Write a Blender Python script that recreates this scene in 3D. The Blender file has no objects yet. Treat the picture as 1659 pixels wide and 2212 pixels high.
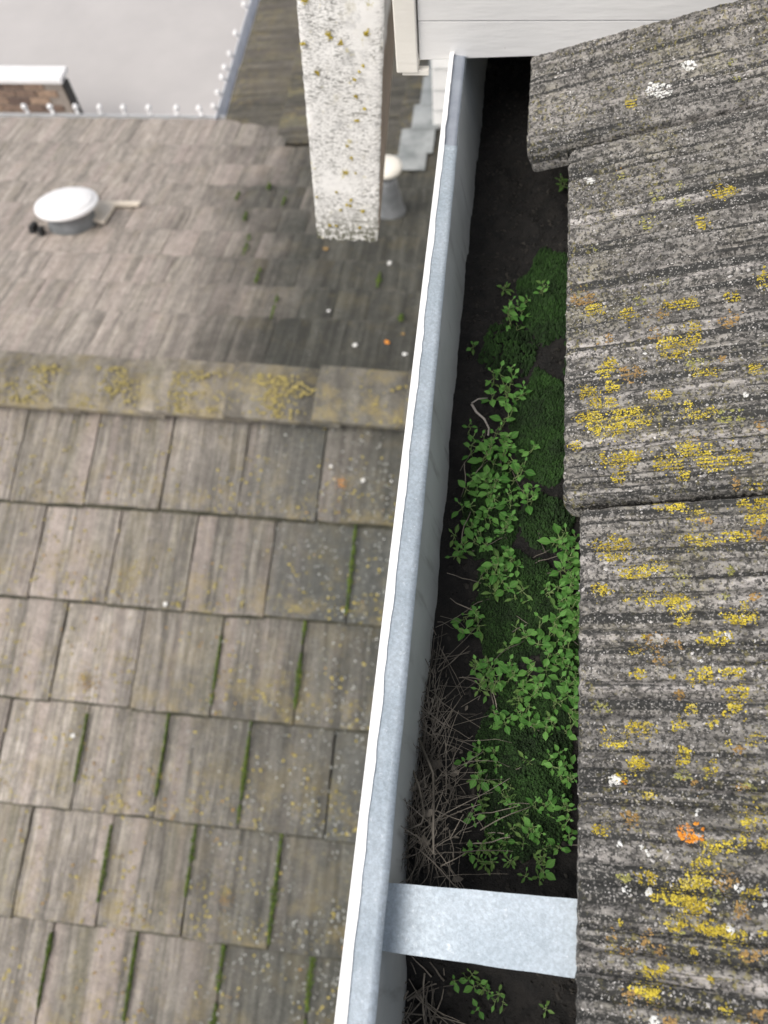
import bpy, math, random
import numpy as np
from mathutils import Matrix, Vector, noise as mnoise

random.seed(7)
rng = np.random.default_rng(7)
scene = bpy.context.scene
COL = scene.collection

# ------------------------------------------------------------------ camera
CZ = 5.75                                  # camera height above the driveway
F, CX, CY = 1790.0, 829.5, 1106.0          # focal length in pixels of a 1659 x 2212 picture
R = np.array([[0.99099557, 0.0668844, -0.11599252],
              [0.11201872, -0.88869838, 0.44459757],
              [-0.07334572, -0.45358755, -0.88818846]])
cam_d = bpy.data.cameras.new('camera')
cam = bpy.data.objects.new('camera', cam_d)
COL.objects.link(cam)
m = Matrix.Identity(4)
for i in range(3):
    m[i][0] = R[i][0]; m[i][1] = -R[i][1]; m[i][2] = -R[i][2]
m[2][3] = CZ
cam.matrix_world = m
cam_d.sensor_fit = 'HORIZONTAL'
cam_d.sensor_width = 36.0
cam_d.lens = 36.0 * F / 1659.0
cam_d.clip_start = 0.02
cam_d.clip_end = 600.0
cam_d.dof.use_dof = True
cam_d.dof.focus_distance = 0.50
cam_d.dof.aperture_fstop = 13.0
scene.camera = cam

# ------------------------------------------------------------------ sky, sun, exposure
SUN_EL, SUN_AZ = math.radians(52), math.radians(235)      # azimuth clockwise from +Y
world = bpy.data.worlds.new('World')
scene.world = world
world.use_nodes = True
wn = world.node_tree.nodes
sky = wn.new('ShaderNodeTexSky')
sky.sky_type = 'NISHITA'
sky.sun_disc = False
sky.sun_elevation = SUN_EL
sky.sun_rotation = SUN_AZ
sky.dust_density = 4.0
sky.ozone_density = 0.6
sky.air_density = 1.0
bg = wn['Background']
bg.inputs['Strength'].default_value = 0.12
cloud = wn.new('ShaderNodeHueSaturation')              # thin even cloud: the blue of the sky is washed out all over
cloud.inputs['Saturation'].default_value = 0.50
world.node_tree.links.new(sky.outputs[0], cloud.inputs['Color'])
world.node_tree.links.new(cloud.outputs[0], bg.inputs['Color'])
sun_d = bpy.data.lights.new('sun', 'SUN')
sun_d.energy = 1.5
sun_d.angle = math.radians(50)
sun_d.color = (1.0, 0.955, 0.89)
sun = bpy.data.objects.new('sun', sun_d)
COL.objects.link(sun)
sdir = Vector((math.cos(SUN_EL) * math.sin(SUN_AZ), math.cos(SUN_EL) * math.cos(SUN_AZ), math.sin(SUN_EL)))
sun.rotation_euler = sdir.to_track_quat('Z', 'Y').to_euler()
sun.location = (-3, -3, 9)
vs = scene.view_settings
vs.view_transform = 'Standard'
vs.look = 'None'
vs.gamma = 1.0
vs.use_curve_mapping = False
vs.exposure = 0.55

# ------------------------------------------------------------------ pixel to place helpers (pixels of the 1659 x 2212 picture)
def ray(u, v):
    return R @ np.array([u - CX, v - CY, F])
def on_plane(u, v, n, c):
    d = ray(u, v); p = d * (c / (np.array(n) @ d)); return np.array([p[0], p[1], p[2] + CZ])

# ------------------------------------------------------------------ mesh helpers
def mesh_obj(name, verts, faces, mat=None, parent=None, smooth=False):
    me = bpy.data.meshes.new(name)
    me.from_pydata([tuple(map(float, v)) for v in verts], [], faces)
    me.update()
    if smooth:
        me.polygons.foreach_set('use_smooth', [True] * len(me.polygons))
    o = bpy.data.objects.new(name, me)
    COL.objects.link(o)
    if mat: me.materials.append(mat)
    if parent: o.parent = parent
    return o
def tri_mesh(name, verts, tris, mat, parent=None, smooth=False):
    me = bpy.data.meshes.new(name)
    nv, nt = len(verts), len(tris)
    me.vertices.add(nv); me.vertices.foreach_set('co', np.asarray(verts, dtype=np.float32).ravel())
    k = tris.shape[1]
    me.loops.add(nt * k); me.loops.foreach_set('vertex_index', np.asarray(tris, dtype=np.int32).ravel())
    me.polygons.add(nt); me.polygons.foreach_set('loop_start', np.arange(0, nt * k, k, dtype=np.int32))
    me.update(calc_edges=True)
    me.validate()
    me.polygons.foreach_set('use_smooth', [bool(smooth)] * len(me.polygons))
    me.materials.append(mat)
    o = bpy.data.objects.new(name, me)
    COL.objects.link(o)
    if parent: o.parent = parent
    return o
class MB:
    def __init__(self): self.v = []; self.f = []
    def add(self, vs, fs):
        k = len(self.v); self.v += [tuple(x) for x in vs]; self.f += [tuple(i + k for i in f) for f in fs]
        return self
    def box(self, x0, x1, y0, y1, z0, z1):
        return self.add([(x0,y0,z0),(x1,y0,z0),(x1,y1,z0),(x0,y1,z0),(x0,y0,z1),(x1,y0,z1),(x1,y1,z1),(x0,y1,z1)],
                        [(0,3,2,1),(4,5,6,7),(0,1,5,4),(1,2,6,5),(2,3,7,6),(3,0,4,7)])
    def prism_y(self, poly, y0, y1):          # polygon in xz (counter-clockwise seen from -y), extruded along y
        n = len(poly)
        vs = [(x, y0, z) for x, z in poly] + [(x, y1, z) for x, z in poly]
        fs = [tuple(range(n)), tuple(range(2*n-1, n-1, -1))]
        fs += [(i, i+n, (i+1) % n + n, (i+1) % n) for i in range(n)]
        return self.add(vs, fs)
    def lathe(self, prof, seg=40, c=(0,0,0), caps=True):
        k = len(self.v)
        for r, z in prof:
            for i in range(seg):
                a = 2*math.pi*i/seg; self.v.append((c[0]+r*math.cos(a), c[1]+r*math.sin(a), c[2]+z))
        for j in range(len(prof)-1):
            for i in range(seg):
                i2 = (i+1) % seg
                self.f.append((k+j*seg+i, k+j*seg+i2, k+(j+1)*seg+i2, k+(j+1)*seg+i))
        if caps:
            self.f.append(tuple(k+i for i in range(seg))[::-1]); self.f.append(tuple(k+(len(prof)-1)*seg+i for i in range(seg)))
        return self
    def obj(self, name, mat, parent=None, smooth=False, bevel=0):
        o = mesh_obj(name, self.v, self.f, mat, parent, smooth)
        if bevel:
            b = o.modifiers.new('bevel', 'BEVEL'); b.width = bevel; b.segments = 2; b.limit_method = 'ANGLE'
        return o
def empty(name, loc, label, cat, group=None):
    o = bpy.data.objects.new(name, None); COL.objects.link(o); o.location = loc
    o.empty_display_size = 0.05
    return tag(o, label, cat, group)
def tag(o, label=None, cat=None, group=None, kind=None):
    if label: o['label'] = label
    if cat: o['category'] = cat
    if group: o['group'] = group
    if kind: o['kind'] = kind
    return o
def fbm(x, y, z=0.0, oct=4):
    return mnoise.fractal((x, y, z), 1.0, 2.0, oct)
def tube(mb, pts, rad, seg=5):
    pts = [Vector(p) for p in pts]
    k = len(mb.v); n = len(pts)
    for i, p in enumerate(pts):
        t = (pts[min(i+1, n-1)] - pts[max(i-1, 0)]).normalized()
        a = t.orthogonal().normalized(); b = t.cross(a)
        r = rad[i] if isinstance(rad, (list, tuple)) else rad
        for s in range(seg):
            an = 2*math.pi*s/seg
            mb.v.append(tuple(p + a*(r*math.cos(an)) + b*(r*math.sin(an))))
    for i in range(n-1):
        for s in range(seg):
            s2 = (s+1) % seg
            mb.f.append((k+i*seg+s, k+i*seg+s2, k+(i+1)*seg+s2, k+(i+1)*seg+s))
    mb.f.append(tuple(k+s for s in range(seg))[::-1]); mb.f.append(tuple(k+(n-1)*seg+s for s in range(seg)))

# ------------------------------------------------------------------ material helpers
class Mat:
    def __init__(self, name, rough=0.8, metallic=0.0):
        self.m = bpy.data.materials.new(name); self.m.use_nodes = True
        self.t = self.m.node_tree; self.n = self.t.nodes
        self.b = self.n['Principled BSDF']
        self.b.inputs['Roughness'].default_value = rough
        self.b.inputs['Metallic'].default_value = metallic
    def link(self, a, b): self.t.links.new(a, b)
    def setin(self, sock, val):
        if isinstance(val, (int, float)): sock.default_value = val
        elif isinstance(val, (tuple, list)):
            sock.default_value = tuple(val) + ((1.0,) if len(val) == 3 and sock.type == 'RGBA' else ())
        else: self.link(val, sock)
    def coord(self, scale=(1,1,1), rnd=0.0, world=False):
        if world:
            src = self.n.new('ShaderNodeNewGeometry').outputs['Position']
        else:
            src = self.n.new('ShaderNodeTexCoord').outputs['Object']
        if rnd:
            oi = self.n.new('ShaderNodeObjectInfo')
            v = self.n.new('ShaderNodeVectorMath'); v.operation = 'SCALE'
            v.inputs[0].default_value = (rnd, rnd*0.7, rnd*1.3)
            self.link(oi.outputs['Random'], v.inputs['Scale'])
            a = self.n.new('ShaderNodeVectorMath'); a.operation = 'ADD'
            self.link(src, a.inputs[0]); self.link(v.outputs[0], a.inputs[1]); src = a.outputs[0]
        if scale != (1,1,1):
            mu = self.n.new('ShaderNodeVectorMath'); mu.operation = 'MULTIPLY'
            self.link(src, mu.inputs[0]); mu.inputs[1].default_value = scale; src = mu.outputs[0]
        return src
    def noise(self, co, scale, detail=4, rough=0.55, dist=0.0):
        x = self.n.new('ShaderNodeTexNoise'); self.link(co, x.inputs['Vector'])
        x.inputs['Scale'].default_value = scale; x.inputs['Detail'].default_value = detail
        x.inputs['Roughness'].default_value = rough; x.inputs['Distortion'].default_value = dist
        return x.outputs['Fac']
    def voronoi(self, co, scale, feature='F1', out='Distance', rand=1.0):
        x = self.n.new('ShaderNodeTexVoronoi'); self.link(co, x.inputs['Vector'])
        x.feature = feature
        x.inputs['Scale'].default_value = scale; x.inputs['Randomness'].default_value = rand
        return x.outputs[out]
    def ramp(self, fac, lo, hi, a=0.0, b=1.0):
        x = self.n.new('ShaderNodeMapRange'); x.interpolation_type = 'SMOOTHSTEP'
        self.setin(x.inputs['Value'], fac)
        x.inputs['From Min'].default_value = lo; x.inputs['From Max'].default_value = hi
        x.inputs['To Min'].default_value = a; x.inputs['To Max'].default_value = b
        return x.outputs['Result']
    def mix(self, fac, a, b):
        x = self.n.new('ShaderNodeMix'); x.data_type = 'RGBA'
        self.setin(x.inputs[0], fac); self.setin(x.inputs[6], a); self.setin(x.inputs[7], b)
        return x.outputs[2]
    def math(self, op, a, b=0.0):
        x = self.n.new('ShaderNodeMath'); x.operation = op
        self.setin(x.inputs[0], a); self.setin(x.inputs[1], b)
        return x.outputs[0]
    def sep(self, co):
        x = self.n.new('ShaderNodeSeparateXYZ'); self.link(co, x.inputs[0]); return x.outputs
    def rnd(self): return self.n.new('ShaderNodeObjectInfo').outputs['Random']
    def island(self): return self.n.new('ShaderNodeNewGeometry').outputs['Random Per Island']
    def bump(self, h, strength=0.5, dist=0.001):
        x = self.n.new('ShaderNodeBump'); x.inputs['Strength'].default_value = strength
        x.inputs['Distance'].default_value = dist
        self.link(h, x.inputs['Height']); self.link(x.outputs[0], self.b.inputs['Normal'])
    def color(self, c): self.setin(self.b.inputs['Base Color'], c)
    def hsv(self, col, h=0.5, s=1.0, v=1.0):
        x = self.n.new('ShaderNodeHueSaturation'); self.setin(x.inputs['Color'], col)
        self.setin(x.inputs['Hue'], h); self.setin(x.inputs['Saturation'], s); self.setin(x.inputs['Value'], v)
        return x.outputs[0]

# concrete of the near, upper roof tiles (local x across, y up the slope)
def mk_near_concrete():
    M = Mat('rough_concrete_tile', 0.92)
    co = M.coord(rnd=3.0)
    st = M.coord(scale=(1.0, 0.035, 1.0), rnd=3.0)
    st2 = M.coord(scale=(1.0, 0.45, 1.0), rnd=3.0)
    base = M.mix(M.ramp(M.noise(co, 28, 5), .32, .68), (.105,.099,.090), (.20,.186,.166))
    tan = M.ramp(M.noise(co, 20, 4), .54, .70)
    base = M.mix(M.math('MULTIPLY', tan, .55), base, (.17,.155,.095))
    pale = M.ramp(M.noise(st, 95, 3), .52, .66)
    base = M.mix(M.math('MULTIPLY', pale, .75), base, (.33,.305,.285))
    m1 = M.ramp(M.noise(st2, 260, 4, .65), .36, .62)
    base = M.mix(m1, M.hsv(base, v=.44), M.hsv(base, v=1.6))
    base = M.hsv(base, s=.82)
    dark = M.ramp(M.noise(st, 135, 3, .55), .50, .57)
    base = M.mix(M.math('MULTIPLY', dark, .92), base, (.020,.021,.020))
    d2 = M.ramp(M.noise(co, 430, 3, .6), .50, .58)
    base = M.mix(M.math('MULTIPLY', d2, .85), base, (.026,.026,.024))
    p2 = M.ramp(M.noise(co, 560, 3, .6), .55, .66)
    base = M.mix(M.math('MULTIPLY', p2, .6), base, (.33,.315,.295))
    du = M.math('MULTIPLY', M.ramp(M.noise(co, 340, 3, .65), .54, .64), M.ramp(M.noise(co, 16, 3), .44, .62))
    base = M.mix(M.math('MULTIPLY', du, .6), base, (.24,.21,.065))
    sp = M.ramp(M.voronoi(co, 520), .16, .34, 1, 0)
    keep = M.ramp(M.noise(co, 90, 3), .46, .58)
    base = M.mix(M.math('MULTIPLY', M.math('MULTIPLY', sp, keep), .7), base, (.42,.40,.38))
    M.color(base)
    h = M.math('ADD', M.noise(co, 420, 4, .65), M.math('MULTIPLY', M.noise(st, 160, 4), 1.5))
    M.bump(h, .8, .0016)
    return M.m
# concrete of the lower roofs' tiles; soiling and painted-in shade both deepen towards the damp house wall
def mk_roof_tile(name, lo, hi, pink, dirty_shaded, x0, x1, olive=.35, lich=.55, streak=46, con=1.0):
    M = Mat(name, 0.9)
    co = M.coord(rnd=9.0)
    st = M.coord(scale=(1.0, 0.045, 1.0), rnd=9.0)
    base = M.mix(M.rnd(), lo, hi)
    s1 = M.ramp(M.noise(st, streak, 5, .6), .34, .68)
    base = M.mix(s1, M.hsv(base, v=1-.26*con), M.hsv(base, v=1+.24*con))
    s0 = M.ramp(M.noise(st, streak*3.2, 4, .6), .36, .66)
    base = M.mix(s0, M.hsv(base, v=1-.30*con), M.hsv(base, v=1+.30*con))
    s2 = M.ramp(M.noise(st, 11, 3), .46, .66)
    base = M.mix(M.math('MULTIPLY', s2, .55), base, pink)
    s3 = M.ramp(M.noise(st, 9, 4, .6, .4), .5, .72)
    base = M.mix(M.math('MULTIPLY', s3, olive), base, (.15,.14,.085))
    s4 = M.ramp(M.noise(st, 14, 4, .65), .60, .74)
    base = M.mix(M.math('MULTIPLY', s4, .55*con), base, (.075,.065,.058))
    wp = M.sep(M.coord(world=True))
    wob = M.math('ADD', wp[0], M.math('MULTIPLY', M.math('SUBTRACT', M.noise(M.coord(world=True), 2.2, 4), .5), .9))
    wob = M.math('ADD', wob, M.math('MULTIPLY', M.math('SUBTRACT', M.rnd(), .5), .35))
    d = M.ramp(wob, x0, x1)
    base = M.mix(d, base, M.mix(M.ramp(M.noise(st, streak, 5, .6), .35, .7), M.hsv(dirty_shaded, v=.62), M.hsv(dirty_shaded, v=1.4)))
    sl = M.math('MULTIPLY', M.ramp(M.math('FRACT', M.math('MULTIPLY', M.rnd(), 7.31)), .62, .66), M.ramp(wob, -1.3, -.6))
    base = M.mix(M.math('MULTIPLY', sl, .6 if con > 1 else 0.0), base, (.068,.072,.068))
    fine = M.noise(co, 190, 4, .7)
    base = M.mix(M.ramp(fine, .32, .68), M.hsv(base, v=.66), M.hsv(base, v=1.34))
    blot = M.ramp(M.noise(co, 26, 5, .7), .36, .66)
    base = M.mix(blot, M.hsv(base, v=.86), M.hsv(base, v=1.10))
    # crusts of yellow lichen thicker towards the tail of each tile
    ly = M.sep(M.coord())[1]
    tail = M.ramp(ly, .02, .24, 1, .25)
    ln = M.math('MULTIPLY', M.ramp(M.noise(co, 62, 5, .72), .57, .66), M.math('MULTIPLY', M.ramp(M.noise(co, 8, 2), .42, .6), tail))
    hz = M.math('MULTIPLY', M.math('MULTIPLY', M.ramp(M.noise(co, 7, 4, .7), .48, .66), tail), lich*.5)
    base = M.mix(hz, base, (.26,.205,.085))
    base = M.mix(M.math('MULTIPLY', ln, lich), base, (.34,.28,.06))
    sp = M.ramp(M.voronoi(co, 75), .10, .17, 1, 0)
    spk = M.math('MULTIPLY', sp, M.ramp(M.noise(co, 13, 2), .52, .62))
    base = M.mix(M.math('MULTIPLY', spk, M.ramp(d, 0, 1, .25, .6)), base, (.48,.48,.45))
    M.color(base)
    M.bump(M.math('ADD', M.noise(st, streak*2.2, 4), M.math('MULTIPLY', fine, .6)), .55, .003)
    return M.m
def mk_simple(name, a, b, scale=20, rough=.8, bump=0, bscale=200, metallic=0, isl=False, detail=4, stretch=(1,1,1)):
    M = Mat(name, rough, metallic)
    co = M.coord(scale=stretch)
    fac = M.ramp(M.noise(co, scale, detail), .32, .68)
    c = M.mix(fac, a, b)
    if isl: c = M.hsv(c, v=M.ramp(M.island(), 0, 1, .65, 1.3))
    M.color(c)
    if bump: M.bump(M.noise(co, bscale, 4), bump, .002)
    return M.m
def mk_galv():
    M = Mat('galvanised_steel', .5, .35)
    co = M.coord(world=True)
    v = M.voronoi(co, 620, out='Color')
    g = M.sep(v)[0]
    c = M.mix(M.ramp(M.noise(co, 22, 4), .35, .65), (.36,.42,.47), (.44,.50,.55))
    c = M.mix(M.ramp(g, .1, .95), M.hsv(c, v=.94), M.hsv(c, v=1.06))
    fn = M.ramp(M.noise(co, 520, 4, .7), .34, .66)
    c = M.mix(fn, M.hsv(c, v=.90), M.hsv(c, v=1.10))
    w = M.ramp(M.noise(co, 380, 3, .6), .64, .72)
    c = M.mix(M.math('MULTIPLY', w, .55), c, (.66,.70,.74))
    sm = M.ramp(M.noise(co, 45, 4, .6), .60, .75)
    c = M.mix(M.math('MULTIPLY', sm, .4), c, (.24,.28,.31))
    scr = M.ramp(M.noise(M.coord(scale=(1,.3,1), world=True), 420, 3, .6), .66, .74)
    c = M.mix(M.math('MULTIPLY', scr, .35), c, (.62,.66,.70))
    M.color(c)
    M.setin(M.b.inputs['Roughness'], M.ramp(M.noise(co, 320, 3), .3, .7, .42, .6))
    M.bump(M.noise(co, 900, 3, .6), .25, .0005)
    return M.m
def mk_inner_wall():
    M = Mat('dull_zinc_lining', .6, .0)
    co = M.coord(world=True)
    c = M.mix(M.ramp(M.noise(co, 14, 4), .3, .7), (.50,.52,.50), (.62,.64,.62))
    st = M.ramp(M.noise(M.coord(scale=(1,1,.12), world=True), 60, 4), .55, .75)
    c = M.mix(M.math('MULTIPLY', st, .5), c, (.12,.11,.09))
    M.color(c); return M.m
def mk_post():
    M = Mat('weathered_white_paint_on_timber', .8)
    co = M.coord()
    st = M.coord(scale=(.36, 1, 1.0))
    c = M.mix(M.ramp(M.noise(co, 30, 4), .3, .7), (.82,.81,.79), (.89,.88,.86))
    wear = M.ramp(M.noise(co, 14, 3), .34, .52)
    crk = M.math('MAXIMUM', M.ramp(M.noise(st, 300, 4, .66, 1.0), .54, .60), M.math('MULTIPLY', M.ramp(M.noise(st, 620, 3, .6), .47, .58), .55))
    c = M.mix(M.math('MULTIPLY', M.math('MULTIPLY', crk, wear), .85), c, (.14,.135,.12))
    ys = M.ramp(M.noise(co, 38, 5, .75), .56, .72)
    c = M.mix(M.math('MULTIPLY', ys, .4), c, (.46,.42,.27))
    grey = M.ramp(M.noise(co, 45, 5, .75), .52, .68)
    c = M.mix(M.math('MULTIPLY', grey, .55), c, (.36,.36,.36))
    z = M.sep(co)[2]
    low = M.ramp(z, .0, .085, 1, 0)
    mould = M.ramp(M.noise(co, 130, 4, .75), .42, .54)
    c = M.mix(M.math('MULTIPLY', low, mould), c, (.07,.07,.035))
    yl = M.ramp(M.noise(co, 75, 4, .7), .62, .68)
    c = M.mix(M.math('MULTIPLY', yl, .6), c, (.50,.44,.16))
    M.color(c)
    M.bump(M.math('ADD', M.noise(st, 260, 4, .6, .4), M.math('MULTIPLY', M.noise(co, 600, 3), .4)), .10, .0008)
    return M.m
def mk_post_side():
    M = Mat('peeling_paint_over_bare_wood', .85)
    co = M.coord()
    grain = M.noise(M.coord(scale=(1, 1, .06)), 180, 4)
    wood = M.mix(M.ramp(grain, .3, .7), (.14,.108,.08), (.30,.24,.185))
    paint = M.mix(M.ramp(M.noise(co, 40, 4), .3, .7), (.50,.50,.50), (.66,.66,.66))
    z = M.math('ADD', M.sep(co)[2], M.math('MULTIPLY', M.math('SUBTRACT', M.noise(co, 45, 3), .5), .06))
    yy = M.math('MULTIPLY', M.sep(co)[1], .75)
    M.color(M.mix(M.ramp(M.math('ADD', z, M.math('MULTIPLY', yy, -.5)), .255, .275), wood, paint))
    M.bump(grain, .5, .001)
    return M.m
def mk_paint(name, a, b, rough=.55):
    M = Mat(name, rough)
    co = M.coord(world=True)
    c = M.mix(M.ramp(M.noise(co, 9, 4), .3, .7), a, b)
    sp = M.ramp(M.noise(co, 70, 4, .7), .70, .76)
    c = M.mix(M.math('MULTIPLY', sp, .35), c, (.42,.40,.36))
    M.color(c)
    M.bump(M.noise(M.coord(scale=(.2,1,1), world=True), 180, 4), .35, .0012)
    return M.m
def mk_driveway():
    M = Mat('pale_driveway_concrete', .9)
    co = M.coord(world=True)
    c = M.mix(M.ramp(M.noise(co, .55, 5), .3, .7), (.42,.40,.388), (.475,.452,.436))
    c = M.mix(M.ramp(M.noise(co, 5, 3), .3, .7), M.hsv(c, v=.985), M.hsv(c, v=1.015))
    stn = M.ramp(M.noise(co, 1.4, 4, .7), .62, .8)
    c = M.mix(M.math('MULTIPLY', stn, .25), c, (.24,.22,.20))
    M.color(c); M.bump(M.noise(co, 80, 4), .1, .002)
    return M.m
def mk_leaf(name, a, b):
    M = Mat(name, .65)
    M.b.inputs['Specular IOR Level'].default_value = .18
    co = M.coord()
    c = M.mix(M.rnd(), a, b)
    vein = M.ramp(M.math('ABSOLUTE', M.sep(co)[0]), .0, .0007, 1, 0)
    c = M.mix(M.math('MULTIPLY', vein, .35), c, (.16,.26,.09))
    M.color(c)
    try:
        M.b.inputs['Subsurface Weight'].default_value = 0.0
        M.b.inputs['Transmission Weight'].default_value = 0.0
    except Exception: pass
    return M.m
def mk_lichen(name, a, b, v0=.6, v1=1.25):
    M = Mat(name, .9)
    co = M.coord()
    c = M.mix(M.ramp(M.noise(co, 55, 3), .35, .65), a, b)
    old = M.ramp(M.noise(co, 130, 3), .56, .70)
    c = M.mix(M.math('MULTIPLY', old, .45), c, M.hsv(c, s=.55, v=.8))
    M.color(M.hsv(c, v=M.ramp(M.island(), 0, 1, v0, v1)))
    return M.m

near_concrete = mk_near_concrete()
tile_near = mk_roof_tile('weathered_roof_tile', (.185,.168,.145), (.315,.282,.248), (.39,.325,.292), (.068,.069,.060), -1.60, -.22, olive=.42, lich=.85, con=1.15)
tile_far = mk_roof_tile('faded_roof_tile', (.295,.262,.228), (.36,.315,.275), (.42,.345,.31), (.052,.052,.044), -1.75, -.75, olive=.22, lich=.2, streak=34, con=.8)
tile_wing = mk_roof_tile('dark_damp_roof_tile', (.065,.062,.050), (.11,.098,.080), (.10,.088,.08), (.045,.045,.039), -1.3, .0, olive=.6, lich=.7, streak=30)
ridge_mat = mk_roof_tile('lichened_ridge_tile', (.18,.163,.137), (.235,.208,.172), (.25,.222,.18), (.115,.110,.094), -1.3, -.3, olive=.45, lich=1.0, streak=9)
galv = mk_galv()
inner_wall = mk_inner_wall()
galv_old = mk_simple('aged_galvanised_steel', (.27,.30,.35), (.34,.37,.42), 60, .5, .2, 500, .3)
rim_paint = mk_paint('bright_white_gutter_paint', (.74,.74,.73), (.84,.84,.83), .45)
wall_paint = mk_paint('white_board_paint', (.70,.69,.675), (.75,.74,.725))
trim_paint = mk_paint('cream_trim_paint', (.70,.67,.60), (.76,.73,.67))
post_paint = mk_post()
post_side = mk_post_side()
dark_wood = mk_simple('shade_toned_wood', (.05,.05,.048), (.09,.088,.085), 30, .9)  # wood toned dark so that shade is part of its colour
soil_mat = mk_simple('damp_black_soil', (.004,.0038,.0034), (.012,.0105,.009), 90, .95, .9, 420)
moss_mat = mk_simple('deep_green_moss', (.010,.030,.0045), (.022,.064,.009), 40, .95, isl=True)
bright_moss = mk_simple('bright_green_moss', (.045,.090,.010), (.11,.155,.018), 60, .95, isl=True)
twig_mat = mk_simple('dry_brown_twig', (.075,.066,.053), (.21,.185,.15), 50, .9, isl=True)
pale_twig = mk_simple('bleached_twig', (.22,.20,.18), (.34,.31,.28), 60, .9)
drive_mat = mk_driveway()
deck_mat = mk_simple('roof_underlay', (.05,.048,.045), (.07,.066,.06), 8, .95)
edge_mat = mk_simple('mossy_shadow_tile_edge', (.028,.028,.017), (.075,.07,.048), 30, .95)  # moss colour, darkened to paint in the shadow line along the tile tails
lead_mat = mk_simple('dull_lead_flashing', (.17,.185,.185), (.29,.305,.305), 9, .7, .4, 30)
vent_white = mk_simple('white_enamel', (.78,.77,.765), (.84,.83,.825), 6, .5)
vent_grey = mk_simple('grey_vent_metal', (.13,.14,.145), (.22,.23,.24), 12, .6)
cream_metal = mk_simple('cream_flashing', (.66,.58,.47), (.74,.66,.55), 8, .6)
brick_mat = Mat('pinkish_brown_brick', .9)
_c = brick_mat.mix(brick_mat.rnd(), (.105,.072,.062), (.36,.25,.175))
brick_mat.color(brick_mat.mix(brick_mat.ramp(brick_mat.noise(brick_mat.coord(rnd=5), 25, 4), .35, .7), brick_mat.hsv(_c, v=.8), brick_mat.hsv(_c, v=1.2)))
brick_mat = brick_mat.m
mortar_mat = mk_simple('grey_mortar', (.26,.22,.19), (.33,.29,.25), 30, .95)
leaf_mats = [mk_leaf('seedling_leaf', (.042,.135,.022), (.095,.225,.046)), mk_leaf('dull_seedling_leaf', (.048,.105,.022), (.095,.165,.040))]
stem_mat = mk_simple('pale_green_stem', (.12,.19,.06), (.18,.22,.09), 60, .7)
lich_yellow = mk_lichen('yellow_lichen', (.40,.305,.028), (.55,.445,.05), .5, 1.22)
lich_tan = mk_lichen('ochre_lichen', (.25,.155,.05), (.33,.21,.075), .75, 1.15)
lich_orange = mk_lichen('orange_lichen', (.62,.21,.016), (.72,.30,.03), .85, 1.15)
lich_white = mk_lichen('white_lichen', (.60,.60,.57), (.74,.74,.72), .8, 1.1)
lich_green = mk_lichen('olive_lichen', (.24,.24,.07), (.36,.34,.11))
quartz = mk_lichen('pale_aggregate', (.30,.29,.275), (.44,.425,.41), .5, 1.35)
grit_dark = mk_lichen('dark_grit', (.04,.04,.037), (.09,.086,.08), .6, 1.3)

# ------------------------------------------------------------------ granule scatter (lichen crusts, aggregate, moss tufts)
OCT_V = np.array([[1,0,0],[.31,.95,0],[-.81,.59,0],[-.81,-.59,0],[.31,-.95,0],[0,0,1.0]])
OCT_T = np.array([[0,1,5],[1,2,5],[2,3,5],[3,4,5],[4,0,5]])
def granules(name, pts, rad, hgt, mat, parent, tilt=0.25, stretch=None):
    n = len(pts)
    if n == 0: return None
    pts = np.asarray(pts, float); rad = np.asarray(rad, float) * np.ones(n); hgt = np.asarray(hgt, float) * np.ones(n)
    ang = rng.uniform(0, 2*np.pi, n)
    asp = rng.uniform(.65, 1.35, n)
    vx = OCT_V[None,:,0]*rad[:,None]*asp[:,None]; vy = OCT_V[None,:,1]*rad[:,None]/asp[:,None]
    vx = vx * rng.uniform(.75, 1.25, (n, 6)); vy = vy * rng.uniform(.75, 1.25, (n, 6))
    c, s = np.cos(ang)[:,None], np.sin(ang)[:,None]
    X = vx*c - vy*s; Y = vx*s + vy*c
    Z = OCT_V[None,:,2]*hgt[:,None] - .35*hgt[:,None]
    X[:,5] += rng.normal(0, tilt, n)*rad; Y[:,5] += rng.normal(0, tilt, n)*rad
    V = np.stack([X + pts[:,0:1], Y + pts[:,1:2], Z + pts[:,2:3]], -1).reshape(-1, 3)
    T = (OCT_T[None] + 6*np.arange(n)[:,None,None]).reshape(-1, 3)
    o = tri_mesh(name, V, T, mat, parent)
    o['kind'] = 'stuff'
    return o

# ================================================================== SETTING
g = mesh_obj('ground', [(-150,-150,-.02),(150,-150,-.02),(150,150,-.02),(-150,150,-.02)], [(0,1,2,3)],
             mk_simple('dry_ground', (.16,.15,.11), (.22,.20,.15), 1.5, .95))
tag(g, kind='structure')
d = mesh_obj('driveway', [(-40,-6,0),(4,-6,0),(4,45,0),(-40,45,0)], [(0,1,2,3)], drive_mat)
tag(d, kind='structure')

# ================================================================== LOWER ROOF (single-storey part of the house)
S = 0.25; H0 = 2.99; YR = 1.75; TW = 0.298
ZR = CZ - H0 + S*YR
XL, XRW = -4.05, 0.10
TT = 0.030
lower = empty('single_storey_house', (-2.0, 1.75, 0), 'single-storey house part with weathered grey-brown tiled roof below the gutter', 'house')
lower.location = (0, 0, 0)
def near_z(y): return CZ - H0 + S*y
def far_z(y): return ZR - S*(y - YR)
NEAR_E = -1.50
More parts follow.
